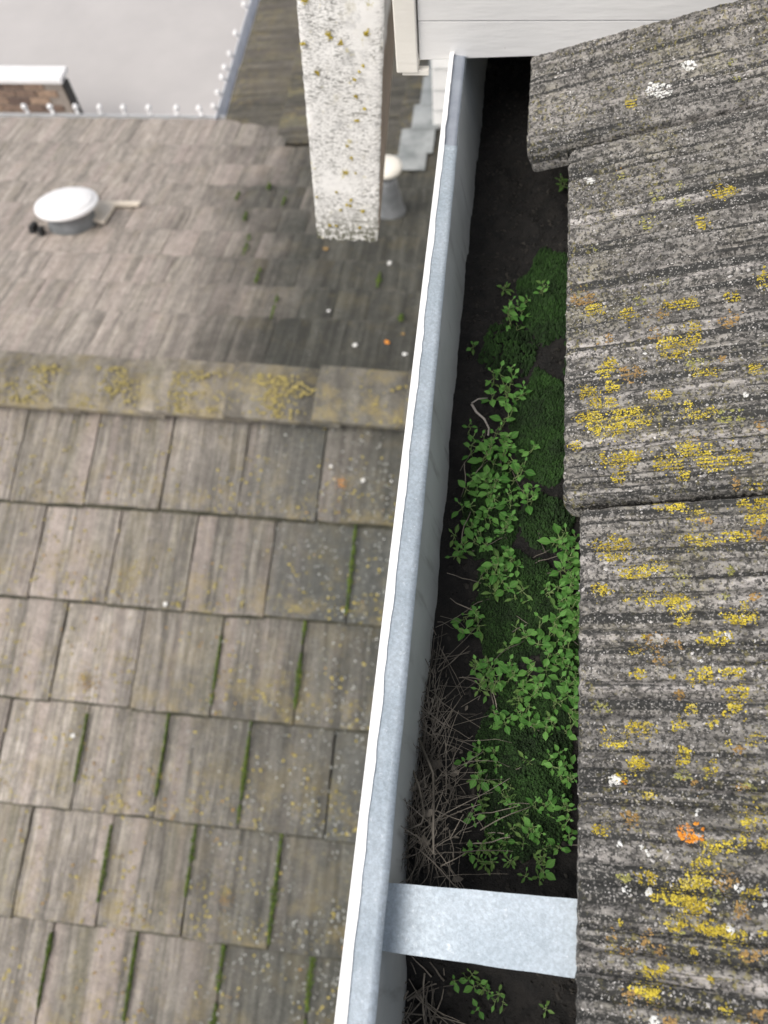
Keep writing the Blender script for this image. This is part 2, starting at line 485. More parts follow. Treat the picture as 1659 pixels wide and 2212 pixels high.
# deck and walls
dk = 0.064
MB().add([(XL,NEAR_E+.02,near_z(NEAR_E+.02)-dk),(XRW,NEAR_E+.02,near_z(NEAR_E+.02)-dk),(XRW,YR,ZR-dk),(XL,YR,ZR-dk),(XRW,3.98,far_z(3.98)-dk),(XL,3.98,far_z(3.98)-dk),
          (XL,NEAR_E+.02,near_z(NEAR_E+.02)-dk-.1),(XRW,NEAR_E+.02,near_z(NEAR_E+.02)-dk-.1),(XRW,YR,ZR-dk-.1),(XL,YR,ZR-dk-.1),(XRW,3.98,far_z(3.98)-dk-.1),(XL,3.98,far_z(3.98)-dk-.1)],
         [(0,1,2,3),(3,2,4,5),(6,9,8,7),(9,11,10,8),(0,6,7,1),(5,4,10,11),(1,7,8,2),(2,8,10,4),(0,3,9,6),(3,5,11,9)]).obj('roof_deck', deck_mat, lower)
MB().prism_y([(XL+.25,0),(XRW,0),(XRW,near_z(NEAR_E+.4)-dk-.1),(XL+.25,near_z(NEAR_E+.4)-dk-.1)], NEAR_E+.4, 3.6).obj('wall', wall_paint, lower)
# eave board and shallow gutter on the far eave
EZ = far_z(4.0)
MB().box(XL, -1.56, 3.985, 4.005, EZ-.17, EZ-.052).obj('fascia_board', wall_paint, lower)
gm = MB()
gm.box(XL, -1.56, 4.008, 4.075, EZ-.13, EZ-.125).box(XL, -1.56, 4.075, 4.080, EZ-.13, EZ-.045)
gm.obj('eave_gutter', mk_paint('grey_white_gutter_paint', (.55,.56,.57), (.62,.63,.64)), lower)

def tile_mesh(name, w, L, t, seed, nx=6, ny=8, edge=.0022, chamfer=.010):
    r = random.Random(seed)
    mb = MB()
    xs = np.linspace(0, w, nx+1); ys = np.linspace(0, L, ny+1)
    top = {}
    for j, y in enumerate(ys):
        for i, x in enumerate(xs):
            ex = r.uniform(-edge, edge) if i in (0, nx) else 0
            ey = r.uniform(-edge*1.6, edge*1.6) if j == 0 else 0
            z = t + .0012*fbm(x*14+seed, y*6, seed) - (.0035 if i in (0, nx) else 0) - (.004 if j == 0 else 0)
            top[i, j] = len(mb.v); mb.v.append((x+ex, y+ey, z))
    bot = {}
    for j, y in ((0, 0), (ny, L)):
        for i in (0, nx):
            bot[i, j] = len(mb.v); mb.v.append((xs[i] + (.001 if i == 0 else -.001), (y+.001) if j else -chamfer, 0))
    for j in range(ny):
        for i in range(nx):
            mb.f.append((top[i,j], top[i+1,j], top[i+1,j+1], top[i,j+1]))
    butt = len(mb.f)
    mb.f.append(tuple([bot[0,0], bot[nx,0]] + [top[i,0] for i in range(nx, -1, -1)]))
    mb.f.append(tuple([bot[nx,ny], bot[0,ny]] + [top[i,ny] for i in range(0, nx+1)]))
    mb.f.append(tuple([bot[0,ny], bot[0,0]] + [top[0,j] for j in range(0, ny+1)]))
    mb.f.append(tuple([bot[nx,0], bot[nx,ny]] + [top[nx,j] for j in range(ny, -1, -1)]))
    mb.f.append((bot[0,0], bot[0,ny], bot[nx,ny], bot[nx,0]))
    me = bpy.data.meshes.new(name); me.from_pydata(mb.v, [], mb.f); me.update()
    me['butt'] = butt
    return me
def put(me, name, mtx, parent):
    o = bpy.data.objects.new(name, me); COL.objects.link(o); o.parent = parent; o.matrix_local = mtx
    return o
def frame(o, xa, ya):
    xa = Vector(xa).normalized(); ya = Vector(ya).normalized(); za = xa.cross(ya).normalized()
    M4 = Matrix.Identity(4)
    for i in range(3): M4[i][0] = xa[i]; M4[i][1] = ya[i]; M4[i][2] = za[i]; M4[i][3] = o[i]
    return M4
# near slope: tails look towards the camera
near_meshes = [tile_mesh('roof_tile', TW-.0080, .42, TT, k) for k in range(6)]
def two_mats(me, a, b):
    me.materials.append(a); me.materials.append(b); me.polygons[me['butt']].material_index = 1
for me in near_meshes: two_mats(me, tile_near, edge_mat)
ang = math.atan(S); th = ang - TT/.42
NB = [1.29 - .3485*k for k in range(9)]
rr = random.Random(3)
for k, yb in enumerate(NB):
    off = 0.002 if k % 2 == 0 else 0.149
    x = XL + 0.02
    i0 = math.floor((XL - off)/TW); i1 = math.ceil((XRW - off)/TW)
    for i in range(i0+1, i1):
        x = off + i*TW
        if x + TW > XRW + .25: continue
        tz = near_z(yb) - 1.0*TT - .004 + rr.uniform(-.002, .002)
        M4 = frame((x + .004 + rr.uniform(-.001,.001), yb + rr.uniform(-.004,.004), tz), (1, rr.uniform(-.004,.004), rr.uniform(-.003,.003)), (rr.uniform(-.0015,.0015), math.cos(th), math.sin(th)))
        put(near_meshes[rr.randrange(6)], 'roof_tile', M4, lower)
# far slope: narrower pieces, tails look away
FW = 0.149
far_meshes = [tile_mesh('roof_shingle', FW-.002, .36, .012, 20+k, nx=4, ny=6) for k in range(6)]
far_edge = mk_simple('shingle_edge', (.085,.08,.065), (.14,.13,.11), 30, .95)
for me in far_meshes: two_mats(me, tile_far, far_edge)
FB = [2.213 + .2115*k for k in range(8)] + [4.0]
thf = ang - .012/.36
for k, yb in enumerate(FB):
    off = (0.0 if k % 2 == 0 else FW/2) + rr.uniform(-.02, .02)
    i0 = math.floor((-3.3 - .12*k - off)/FW); i1 = math.ceil((XRW - off)/FW)
    # past the valley the wing roof takes over
    for i in range(i0, i1):
        x = off + i*FW
        if x + FW > XRW + .1: continue
        yc = yb - .11
        if x + FW*.5 > -1.58 + (3.985 - yc)/.48 + .14: continue
        tz = far_z(yb) - .012 - .003 + rr.uniform(-.001,.001)
        M4 = frame((x + FW - .001, yb + rr.uniform(-.002,.002), tz), (-1, 0, 0), (0, -math.cos(thf), math.sin(thf)))
        put(far_meshes[rr.randrange(6)], 'roof_shingle', M4, lower)
# ridge caps, each laid over the one to its right
def cap_mesh(name, L, seed):
    r = random.Random(seed); mb = MB()
    hw = .125; dz = .031; t = .020
    prof = [(-hw, -dz-.002), (-hw*.5, -dz*.46), (-.02, -.003), (0, 0), (.02, -.003), (hw*.5, -dz*.46), (hw, -dz-.002)]
    n = len(prof); nx = 8
    for i in range(nx+1):
        x = L*i/nx
        for (y, z) in prof:
            mb.v.append((x + r.uniform(-.001,.001), y + r.uniform(-.0015,.0015), z + t + .0015*fbm(x*9+seed, y*9, seed)))
        for (y, z) in prof:
            mb.v.append((x, y*.985, z))
    m2 = 2*n
    for i in range(nx):
        a = i*m2; b = a+m2
        for j in range(n-1):
            mb.f.append((a+j, b+j, b+j+1, a+j+1)); mb.f.append((a+n+j, a+n+j+1, b+n+j+1, b+n+j))
        mb.f.append((a, a+n, b+n, b)); mb.f.append((a+n-1, b+n-1, b+2*n-1, a+2*n-1))
    for a in (0, nx*m2):
        for j in range(n-1):
            q = (a+j, a+j+1, a+n+j+1, a+n+j); mb.f.append(q if a == 0 else q[::-1])
    me = bpy.data.meshes.new(name); me.from_pydata(mb.v, [], mb.f); me.update(); me.materials.append(ridge_mat)
    return me
caps = [cap_mesh('ridge_tile', .44, k) for k in range(4)]
xs_cap = [-.975 + .337*k for k in range(-8, 4)]
for k, x in enumerate(xs_cap):
    if x + .02 > XRW: continue
    M4 = frame((x, YR + rr.uniform(-.004,.004), ZR + .034 + rr.uniform(-.002,.002)), (1, rr.uniform(-.014,.014), -.062), (0, 1, 0))
    put(caps[k % 4], 'ridge_tile', M4, lower)
# moss cushions in the joints, white lichen discs and droppings on the tiles
def moss_cushion(name, p0, p1, wid, mat, parent, n):
    p0, p1 = np.array(p0), np.array(p1)
    pts = []; rad = []
    for i in range(n):
        t = rng.uniform(0, 1); nz_ = fbm(t*4.5, p0[0]*9 + p0[1]*5)
        if nz_ < -.42: continue
        w = wid*(.25+.75*math.sin(math.pi*(.12+.8*t)))*max(.25, .75 + 1.3*nz_)
        p = p0 + (p1-p0)*t + np.array([rng.normal(0, w*.45), 0, 0])
        p[2] += .004 + .010*max(0, 1 - abs(p[0]-(p0+(p1-p0)*t)[0])/w) * rng.uniform(.2, 1)
        pts.append(p); rad.append(rng.uniform(.0018, .0044))
    return granules(name, pts, rad, np.array(rad)*1.3, mat, parent)
nn, nc = (0, -S, 1.0), -H0
moss_px = [(747,1150,738,1285,7),(628,1350,622,1490,9),(352,1545,335,1680,6),(527,1565,515,1735,10),(225,1815,213,1905,6),(412,1762,398,1905,6),
           (597,1800,580,1995,9),(50,2045,46,2125,6),(246,2025,238,2155,6),(438,2042,424,2212,10),(630,2075,616,2212,9),(178,1570,168,1650,4),(445,1400,440,1480,4)]
def snap(p, rows, w, offs):
    return p
for u0, v0, u1, v1, w in moss_px:
    a = on_plane(u0, v0, nn, nc); b = on_plane(u1, v1, nn, nc)
    yc = (a[1]+b[1])/2
    k = min(range(len(NB)), key=lambda q: abs(NB[q] + .174 - yc))
    off = 0.002 if k % 2 == 0 else 0.149
    xm = (a[0]+b[0])/2; xj = off + TW*round((xm - off)/TW)
    ya = min(a[1], NB[k] + .345); yb = max(b[1], NB[k] + .005)
    ya = min(NB[k] + .345, ya + .05); yb = max(NB[k] + .006, yb - .06)
    mo = moss_cushion('moss', (xj, ya, near_z(ya)-.022), (xj, yb, near_z(yb)-.008), w*.0011, bright_moss, lower, 330)
nf, nfc = (0, S, 1.0), -H0 + 2*S*YR
for u0, v0, u1, v1, w in [(540,508,527,552,6),(563,580,552,612,6),(600,640,586,690,4),(533,460,528,478,5),(518,415,510,432,4),(583,398,580,412,4),(620,416,610,446,6),(868,680,864,694,6),(822,590,815,622,4)]:
    a = on_plane(u0, v0, nf, nfc); b = on_plane(u1, v1, nf, nfc)
    moss_cushion('moss', tuple(a), tuple(b), w*.0022, bright_moss, lower, 110)
def disc_spot(name, u, v, r_px, plane, mat, parent, n=5):
    p = on_plane(u, v, *plane)
    d = np.linalg.norm(p - np.array([0,0,CZ])); r = r_px*d/F
    pts = [p + np.array([rng.normal(0, r*.25), rng.normal(0, r*.25), .003]) for _ in range(n)] if n < 20 else [p + np.array([rng.normal(0, r*.9), rng.normal(0, r*.9), .003]) for _ in range(n)]
    for q in pts:
        q[2] += (S if plane is NP else -S)*(q[1]-p[1])
    return granules(name, pts, r*(.62 if n < 20 else .13), r*.05+.0008, mat, parent)
NP = (nn, nc); FP = (nf, nfc)
for u, v, r in [(357,1305,6),(158,1590,5),(783,1038,6),(715,1008,4),(742,1355-35,3),(845,1040,3)]:
    disc_spot('lichen_disc', u, v, r, NP, lich_white, lower)
for u, v, r in [(767,746,6),(873,765,6),(710,672,4),(842,569,5)]:
    disc_spot('lichen_disc', u, v, r, FP, lich_white, lower)
for u, v, r, mt in [(737,1045,7,lich_orange),(488,1945,9,lich_tan),(187,1472,12,lich_tan),(180,1465,6,lich_yellow),(487,1925,6,lich_yellow)]:
    disc_spot('lichen_disc', u, v, r, NP, mt, lower, 60)
for u, v, r, mt in [(703,538,6,lich_tan),(836,740,6,lich_orange),(870,722,4,lich_tan)]:
    disc_spot('lichen_disc', u, v, r, FP, mt, lower, 6)
# fine crusts of lichen on the near slope, thickest over the damp tiles by the house and on tile tails
pw, py_, po = [], [], []
for k in range(9600):
    u = rng.uniform(-80, 980); v = rng.uniform(900, 2300)
    p = on_plane(u, v, *NP)
    row = min([y for y in NB if y <= p[1]] or [NB[-1]], key=lambda y: p[1]-y, default=None)
    tail = 1 - min(1, (p[1]-row)/.35) if row is not None else .5
    dens = fbm(p[0]*5, p[1]*5, 3.1) + .25
    z = .004
    q = (p[0], p[1], p[2] - TT*(1-tail)*.9 + .0005)
    damp = max(0, min(1, (p[0]+1.0)/.8))
    if rng.random() < damp*.75 and dens > -.05: pw.append(q)
    elif dens > .18 and rng.random() < .45*tail + .1: (py_ if rng.random() < .85 else po).append(q)
granules('lichen_speckle', pw, rng.uniform(.0018,.0048,len(pw)), .0012, mk_lichen('grey_white_lichen', (.26,.27,.25),(.36,.37,.35), .7, 1.2), lower)
granules('lichen_speckle', py_, rng.uniform(.002,.0060,len(py_)), .0012, mk_lichen('dusty_yellow_lichen', (.30,.25,.07),(.38,.31,.09), .7, 1.2), lower)
granules('lichen_speckle', po, rng.uniform(.002,.0055,len(po)), .0012, lich_tan, lower)
# yellow crusts on the ridge tiles
pr = []
for k in range(2600):
    x = rng.uniform(-2.0, -.3); y = YR + rng.uniform(-.12, .06)
    cl = fbm(x*4.5, y*8, 9.0) + .10*math.cos((x+.88)*5)
    if cl + rng.normal(0, .12) > .16: pr.append((x, y, ZR + .034 + .018 - abs(y-YR)*.25 - .004))
granules('lichen_speckle', pr, rng.uniform(.0025,.0075,len(pr)), .0006, mk_lichen('mustard_lichen', (.24,.20,.075),(.32,.26,.08), .8, 1.15), lower)

# ================================================================== WING ROOF (beyond the valley)
SW = 0.12
wing = empty('side_wing', (0,0,0), 'dark mossy tiled side wing with white eave running beside the pale driveway', 'house')
WX0, WX1 = -1.58, -0.30
def wing_z(x): return EZ + SW*(x - WX0)
wing_meshes = [tile_mesh('roof_tile', .296, .40, .020, 40+k, nx=5, ny=6) for k in range(4)]
for me in wing_meshes: me.materials.append(tile_wing)
aw = math.atan(SW) - .02/.40
NYW = 13
def wing_y0(x): return 3.985 - .48*(x - WX0)
MB().add([(WX0+.01,wing_y0(WX0)+.02,wing_z(WX0)-.05),(WX1,wing_y0(WX1)-.05,wing_z(WX1)-.05),(WX1,7.4,wing_z(WX1)-.05),(WX0+.01,7.4,wing_z(WX0)-.05),
          (WX0+.01,wing_y0(WX0)+.02,wing_z(WX0)-.15),(WX1,wing_y0(WX1)-.05,wing_z(WX1)-.15),(WX1,7.4,wing_z(WX1)-.15),(WX0+.01,7.4,wing_z(WX0)-.15)],
         [(0,1,2,3),(7,6,5,4),(0,4,5,1),(1,5,6,2),(2,6,7,3),(3,7,4,0)]).obj('roof_deck', deck_mat, wing)
MB().box(WX0+.35, 1.2, 4.1, 7.3, 0, EZ-.11).obj('wall', wall_paint, wing)
for k in range(4):
    xb = WX0 - .02 + k*.345
    for j in range(NYW):
        y = 3.30 + .299*j + (.15 if k % 2 else 0)
        if y < wing_y0(xb + .10) - .16 or xb > WX1 - .1: continue
        M4 = frame((xb + rr.uniform(-.003,.003), y + .298, wing_z(xb) - .02 + rr.uniform(-.002,.003)), (0, -1, 0), (math.cos(aw), 0, math.sin(aw)))
        put(wing_meshes[rr.randrange(4)], 'roof_tile', M4, wing)
wg = MB()
wg.box(WX0-.095, WX0-.090, 4.02, 7.4, EZ-.12, EZ-.03).box(WX0-.09, WX0-.03, 4.02, 7.4, EZ-.12, EZ-.115).box(WX0-.026, WX0-.004, 4.02, 7.4, EZ-.16, EZ-.05)
wg.obj('eave_gutter', mk_paint('blue_white_gutter_paint', (.60,.62,.66), (.68,.70,.74)), wing)

# white plastic string-light clips standing along both eaves
cm = MB()
cm.box(-.010, .010, -.004, .004, -.02, .012).lathe([(.006,.0),(.013,.012),(.017,.028),(.013,.045),(.005,.056)], 10, (0, .004, .008))
clip_me = None
def clip(loc, rz, lab, grp):
    global clip_me
    if clip_me is None:
        o = cm.obj('string_light_clip', vent_white); clip_me = o.data
    else:
        o = bpy.data.objects.new('string_light_clip', clip_me); COL.objects.link(o)
    o.location = loc; o.rotation_euler = (rr.uniform(-.15,.15) - .35, rr.uniform(-.5,.3), rz)
    o.scale = (1.05, 1.05, .7)
    tag(o, lab, 'light clip', grp)
ecl = (0, 0, 1.0), EZ - CZ - .03
for zx in [200, 375, 548, 708, 875, 1052, 1235, 1405]:
    uu = zx*.4219*.7373; dd = ray(uu, 246.0 + uu*.02); px = dd[0]*(4.078/dd[1])
    clip((px, 4.0775, EZ-.030), 0, 'small white string-light clip on the straight far eave of the pinkish roof', 'light clips along the far eave')
for zy in [1600, 1390, 1190, 1040, 840, 560, 150]:
    vv = zy*.2034*.7373
    dd = ray(500, vv); xx = WX0 - .0925
    # height of the lip fixes the place along the eave
    t = (EZ - .03 - CZ)/dd[2]; yy = dd[1]*t
    clip((xx, yy, EZ-.018), math.pi/2, 'small white string-light clip on the slanting eave of the dark side wing', 'light clips along the wing eave')

# ================================================================== ROOF VENTS
v1 = on_plane(157, 478, *FP)
vent = empty('roof_vent', tuple(v1), 'round white domed roof vent with cream flashing on the pinkish tiles', 'roof vent')
MB().lathe([(.128,-.04),(.112,.02),(.108,.045),(.122,.074),(.130,.078)], 40).obj('collar', vent_grey, vent, True)
cp = MB().lathe([(.125,.076),(.146,.080),(.152,.087),(.150,.098),(.139,.103),(.131,.104),(.127,.110),(.102,.115),(.055,.119),(.004,.120)], 64).obj('cap', vent_white, vent)
fpt = [np.array(Matrix.Rotation(ang, 3, 'X') @ Vector(on_plane(u, v, *FP) - v1)) for u, v in [(188,440),(254,440),(306,441),(300,448),(251,449),(226,486),(188,478)]]
fl = MB(); nfp = len(fpt)
fl.add([(p[0], p[1], p[2]+.016) for p in fpt] + [(p[0], p[1], p[2]+.004) for p in fpt], [tuple(range(nfp))[::-1], tuple(range(nfp, 2*nfp))] + [(i, (i+1) % nfp, (i+1) % nfp + nfp, i+nfp) for i in range(nfp)])
fl.obj('base_flashing', cream_metal, vent)
MB().box(-.172,-.150,-.115,-.06,-.03,.030).box(-.118,-.100,-.135,-.10,-.03,.030).obj('bracket', mk_simple('black_bracket', (.02,.02,.02), (.04,.04,.04), 10), vent)
v2 = on_plane(842, 455, *FP)
vent.rotation_euler = (-ang, 0, 0)
pipe = empty('pipe_vent', tuple(v2), 'small pipe vent with round cream cap and grey lead cone behind the wooden post', 'roof vent')
MB().lathe([(.085,-.02),(.070,.02),(.045,.17),(.043,.20)], 24).obj('lead_cone', vent_grey, pipe, True)
MB().lathe([(.038,.18),(.038,.26)], 20).obj('pipe', vent_grey, pipe, True)
MB().lathe([(.060,.235),(.072,.245),(.072,.262),(.050,.278),(.003,.283)], 28).obj('cap', trim_paint, pipe, True)

# ================================================================== UPPER ROOF (right) with its big lichened tiles
SU = 0.31; HT = 0.43
upper = empty('upper_roof', (0,0,0), 'lichen-covered concrete tiled roof edge overhanging the gutter', 'roof')
def up_z(x): return CZ - HT + SU*(x - .066)
au = math.atan(SU)
UT = 0.022
class NearTile:
    """a thick ribbed concrete tile; local x runs down the eave line (towards -Y), local y up the slope"""
    def __init__(s, y0, y1, xe, seed, dz=0.0, skew=0.0):
        s.w = (y1 - y0) - .0040; s.seed = seed
        L = .43; s.L = L
        s.xe = xe
        dense = .215
        s.nx = int(s.w/.0011); ny1 = int(dense/.0012); ny2 = 16
        s.xs = np.linspace(0, s.w, s.nx+1)
        s.ys = np.concatenate([np.linspace(0, dense, ny1+1), np.linspace(dense, L, ny2+1)[1:]])
        r = np.random.default_rng(seed)
        # ribs: profile across the tile drawn from the mould, plus wear
        def n1(x, f, o): return np.array([fbm(t*f, o, seed*3.7, 3) for t in x])
        ph = np.cumsum(1/(.0092*(1 + .30*n1(s.xs, 60, 3.9))))*(s.xs[1]-s.xs[0])*2*np.pi      # combed ribs about 9 mm apart
        rib = .0017*np.sin(ph)*(.8 + .8*n1(s.xs, 40, 6.6)) + .0010*n1(s.xs, 75, 1.3) + .0007*n1(s.xs, 260, 5.1)
        X, Y = np.meshgrid(s.xs, s.ys)
        # value-noise layers on the grid
        def vn(f, fy=None):
            fy = fy or f
            gx = np.arange(int(s.w*f)+3); gy = np.arange(int(L*fy)+3)
            G = r.random((len(gy), len(gx)))
            px = X*f; py = Y*fy; ix = px.astype(int); iy = py.astype(int); fx = px-ix; fy_ = py-iy
            fx = fx*fx*(3-2*fx); fy_ = fy_*fy_*(3-2*fy_)
            return (G[iy,ix]*(1-fx)+G[iy,ix+1]*fx)*(1-fy_) + (G[iy+1,ix]*(1-fx)+G[iy+1,ix+1]*fx)*fy_ - .5
        Z = rib[None,:]*(1 + .4*vn(30)) + .0010*vn(90, 10) + .0011*vn(210, 45) + .0012*vn(480, 260) + .0008*vn(850)
        edge_x = np.minimum(X, s.w - X); 
        Z -= .004*np.exp(-edge_x/.0014) + .0045*np.exp(-Y/.0013)*(1+.6*vn(150))
        # rounded lower corners
        cr = .006
        s.Z = Z + UT
        VX = X.copy(); VY = Y.copy()
        ragged = .0005*np.array([fbm(t*120, 3.3, seed, 4) for t in s.xs])
        fall = np.exp(-Y/.004)
        VY = VY + ragged[None,:]*fall
        cx = np.clip(1 - edge_x/cr, 0, 1)
        VY = VY + fall*cr*(1 - np.sqrt(np.clip(1 - cx*cx, 0, 1)))*.9
        ragx = .0006*np.array([fbm(t*70, 7.7, seed, 4) for t in s.ys])
        VX = VX + ragx[:,None]*np.exp(-edge_x/.004)
        ny = len(s.ys); nx = len(s.xs)
        V = np.stack([VX, VY, s.Z], -1).reshape(-1, 3)
        idx = np.arange(ny*nx).reshape(ny, nx)
        Q = np.stack([idx[:-1,:-1], idx[:-1,1:], idx[1:,1:], idx[1:,:-1]], -1).reshape(-1, 4)
        # skirt down to the underside
        def skirt(line):
            nonlocal V, Q
            b = len(V); low = V[line].copy(); low[:,2] = 0.0
            mid = V[line].copy(); mid[:,2] = UT*.5
            j = np.random.default_rng(seed+len(line)).normal(0, .0006, (len(line), 2))
            mid[:,:2] += j
            V = np.vstack([V, mid, low]); n = len(line); a = np.array(line)
            m_ = b + np.arange(n); l_ = b + n + np.arange(n)
            Q = np.vstack([Q, np.stack([a[1:], a[:-1], m_[:-1], m_[1:]], -1), np.stack([m_[1:], m_[:-1], l_[:-1], l_[1:]], -1)])
        skirt(idx[0]); skirt(idx[:,-1]); skirt(idx[::-1,0]); skirt(idx[-1,::-1])
        s.o = tri_mesh('concrete_tile', V, Q, near_concrete, upper, True)
        ex = (skew, -1, 0)
        s.M = frame((xe, y1 - .00125, up_z(xe) - UT*math.cos(au) + dz), ex, (math.cos(au), 0, math.sin(au)))
        s.M = frame((xe, y1 - .00125, up_z(xe) - UT*math.cos(au) + dz), (-skew*math.cos(au), -1, -skew*math.sin(au)), (math.cos(au), -skew, math.sin(au)))
        s.o.matrix_local = s.M
        s.Mi = s.M.inverted()
    def h(s, x, y):
        i = np.clip(np.searchsorted(s.xs, x)-1, 0, len(s.xs)-2); j = np.clip(np.searchsorted(s.ys, y)-1, 0, len(s.ys)-2)
        return s.Z[j, i]
    def local(s, p):
        q = s.Mi @ Vector(p); return q.x, q.y
T3 = NearTile(-.071, .229, .0625, 11, -.003)
T2 = NearTile(.229, .529, .0525, 12, .0015)
T1 = NearTile(.5305, .829, .0215, 13, .0035)
T4 = NearTile(-.371, -.071, .063, 14, .001)
tiles_n = [T3, T2, T1, T4]
# the next courses up the slope
up_me = [tile_mesh('concrete_tile', .2975, .43, .022, 60+k, 8, 10) for k in range(3)]
for me in up_me: me.materials.append(near_concrete)
for c in range(1, 4):
    xb = .05 + c*.352*math.cos(au)
    for j in range(-2, 4):
        y1 = .229 + .3*j + (.15 if c % 2 else 0)
        if y1 > .90 or (y1 > .66 and True): continue
        M4 = frame((xb, y1, up_z(xb) + .004), (0, -1, 0), (math.cos(au-.05), 0, math.sin(au-.05)))
        put(up_me[rr.randrange(3)], 'concrete_tile', M4, upper)
MB().add([(.105,-.6,up_z(.105)-.05),(1.5,-.6,up_z(1.5)-.05),(1.5,.9,up_z(1.5)-.05),(.105,.9,up_z(.105)-.05),(.105,-.6,up_z(.105)-.09),(1.5,-.6,up_z(1.5)-.09),(1.5,.9,up_z(1.5)-.09),(.105,.9,up_z(.105)-.09)],
         [(0,1,2,3),(7,6,5,4),(0,4,5,1),(1,5,6,2),(2,6,7,3),(3,7,4,0)]).obj('roof_deck', deck_mat, upper)
MB().box(.105, .125, -.6, .9, CZ-.68, CZ-.47).obj('fascia_board', wall_paint, upper)

# lichens, read off the picture: (x, y, half width, half height) in three enlarged views
UPN, UPC = (-SU, 0, 1.0), -HT - SU*.066
VA = (848.0, 516.0, .4889); VB = (848.0, 1106.0, .4889); VC = (737.3, 1622.0, .5556); VD = (737.3, 0.0, .5556)
yel = {VA: [(900,335,40,28),(1045,355,42,25),(1240,300,45,15),(1315,295,30,25),(1505,270,35,12),(1640,195,25,35),(1335,400,40,20),(1240,495,60,40),(1335,465,40,35),(945,595,40,25),(970,555,25,20),(1345,605,30,20),(1405,605,35,15),(1605,595,30,22),(975,665,30,22),(870,700,40,28),(940,740,50,22),(1185,705,45,20),(870,800,50,28),(960,850,80,40),(1060,800,80,40),(1300,760,20,25),(1350,790,50,18),(1390,775,40,15),(810,930,30,15),(1000,985,70,40),(1060,970,30,25),(1000,1065,30,25),(1220,1000,60,40),(1300,930,50,25),(1350,960,60,30),(1410,1010,70,30),(1530,975,50,35),(1290,1060,25,20),(1210,1170,55,25),(1250,1185,40,15),(1610,1115,30,20),(1600,1180,70,30)],
       VB: [(965,155,75,45),(1355,125,60,30),(1515,105,55,22),(1350,15,50,25),(1610,20,50,30),(1060,265,70,25),(1160,235,50,25),(1185,375,90,30),(1270,430,45,60),(1540,460,60,45),(1045,380,30,15),(1430,560,65,25),(1075,605,25,20),(1105,555,15,10),(1080,715,35,25),(1235,720,15,10),(1325,740,30,30),(1385,720,35,30),(1505,705,40,20),(1525,790,45,35),(1540,840,50,25),(1510,860,25,20),(1320,870,20,22),(1470,895,20,15),(1560,920,12,12),(1265,935,35,30),(1410,920,30,25),(1090,965,65,35),(980,1020,45,25),(930,970,20,25),(1600,1005,45,25),(1485,1015,20,15),(1285,1080,40,30),(1420,1105,15,12),(1085,1120,30,40),(1400,1150,30,25),(920,340,40,30)],
       VC: [(1330,15,35,25),(1155,55,35,30),(1085,110,20,20),(1195,170,25,15),(1010,305,30,22),(1600,265,40,40),(1575,330,20,30),(1640,360,20,25),(1500,375,40,25),(1430,380,30,30),(1400,460,60,35),(1380,500,60,30),(1185,495,35,25),(1270,560,60,30),(1360,560,60,40),(1380,610,60,40),(1370,650,60,30),(1290,670,35,30),(1430,690,50,25),(1490,720,50,40),(1550,740,40,30),(1600,560,40,25),(1640,700,20,20),(1085,670,10,10),(1050,775,20,20),(1250,840,20,20),(1370,800,15,30),(1190,900,45,50),(1210,950,25,30),(1160,920,20,20),(1435,890,12,12),(1495,1015,35,20)],
       VD: [(1130,430,20,12),(1485,760,45,25),(1400,880,30,20)]}
olive = {VA: [(1200,205,30,15),(1330,560,40,25),(1500,800,60,30),(1100,300,25,20)], VB: [(1290,1155,50,25),(1480,255,25,18),(1280,290,40,20),(920,860,40,30),(1450,380,30,20)],
         VC: [(1310,85,30,20),(1430,85,20,15),(1150,820,12,10),(1300,720,25,15),(1100,490,30,20),(1580,150,30,20),(1450,560,30,30)], VD: [(1230,780,25,18),(1320,735,25,12),(1330,805,25,18),(1190,885,35,18),(985,975,15,12),(1520,265,18,12),(1540,335,12,8),(1080,700,18,16)]}
och = {VA: [(1065,615,48,32),(1155,438,28,25),(1490,380,40,30),(840,280,55,30),(1180,345,30,20),(1515,1085,25,18),(1345,905,25,15),(1460,545,15,12),(1620,830,25,15),(950,455,25,18)],
       VB: [(1160,580,45,35),(1262,588,20,18),(1640,95,40,40),(1600,372,28,18),(1185,660,35,22),(1385,38,22,18),(1530,1045,22,15),(1270,810,25,20)],
       VC: [(1120,265,35,35),(1500,500,40,35),(1060,710,22,18),(1185,730,22,30),(1110,770,35,30),(1250,780,20,20),(1630,780,35,20),(1580,800,30,20),(1130,970,35,35),(1215,1000,25,25),(1560,140,25,15),(1375,140,30,20),(1610,1040,40,25),(1280,1050,25,15),(1560,620,30,40)], VD: [(1090,678,14,10)]}
orn = {VC: [(1355,312,44,34)], VB: [(1030,1190,15,10)]}
wht = {VB: [(985,1190,20,18),(1360,655,10,9),(1425,1075,10,8),(1480,545,10,10)], VC: [(1110,540,14,13),(1195,550,10,10),(1545,530,13,13),(1025,965,14,14),(1220,1048,14,12),(1170,375,10,10),(1195,395,10,10),(1385,235,10,12),(1650,592,8,8),(1050,118,16,16),(1080,365,8,8),(1515,690,16,16)],
       VD: [(1235,375,42,26),(1355,285,24,14),(965,715,15,10)], VA: [(1115,520,14,8),(1560,710,12,8)]}
def which(p):
    for t in tiles_n:
        x, y = t.local(p)
        if -.0005 <= x <= t.w + .0005 and .0008 <= y <= .20: return t, x, y
    return None
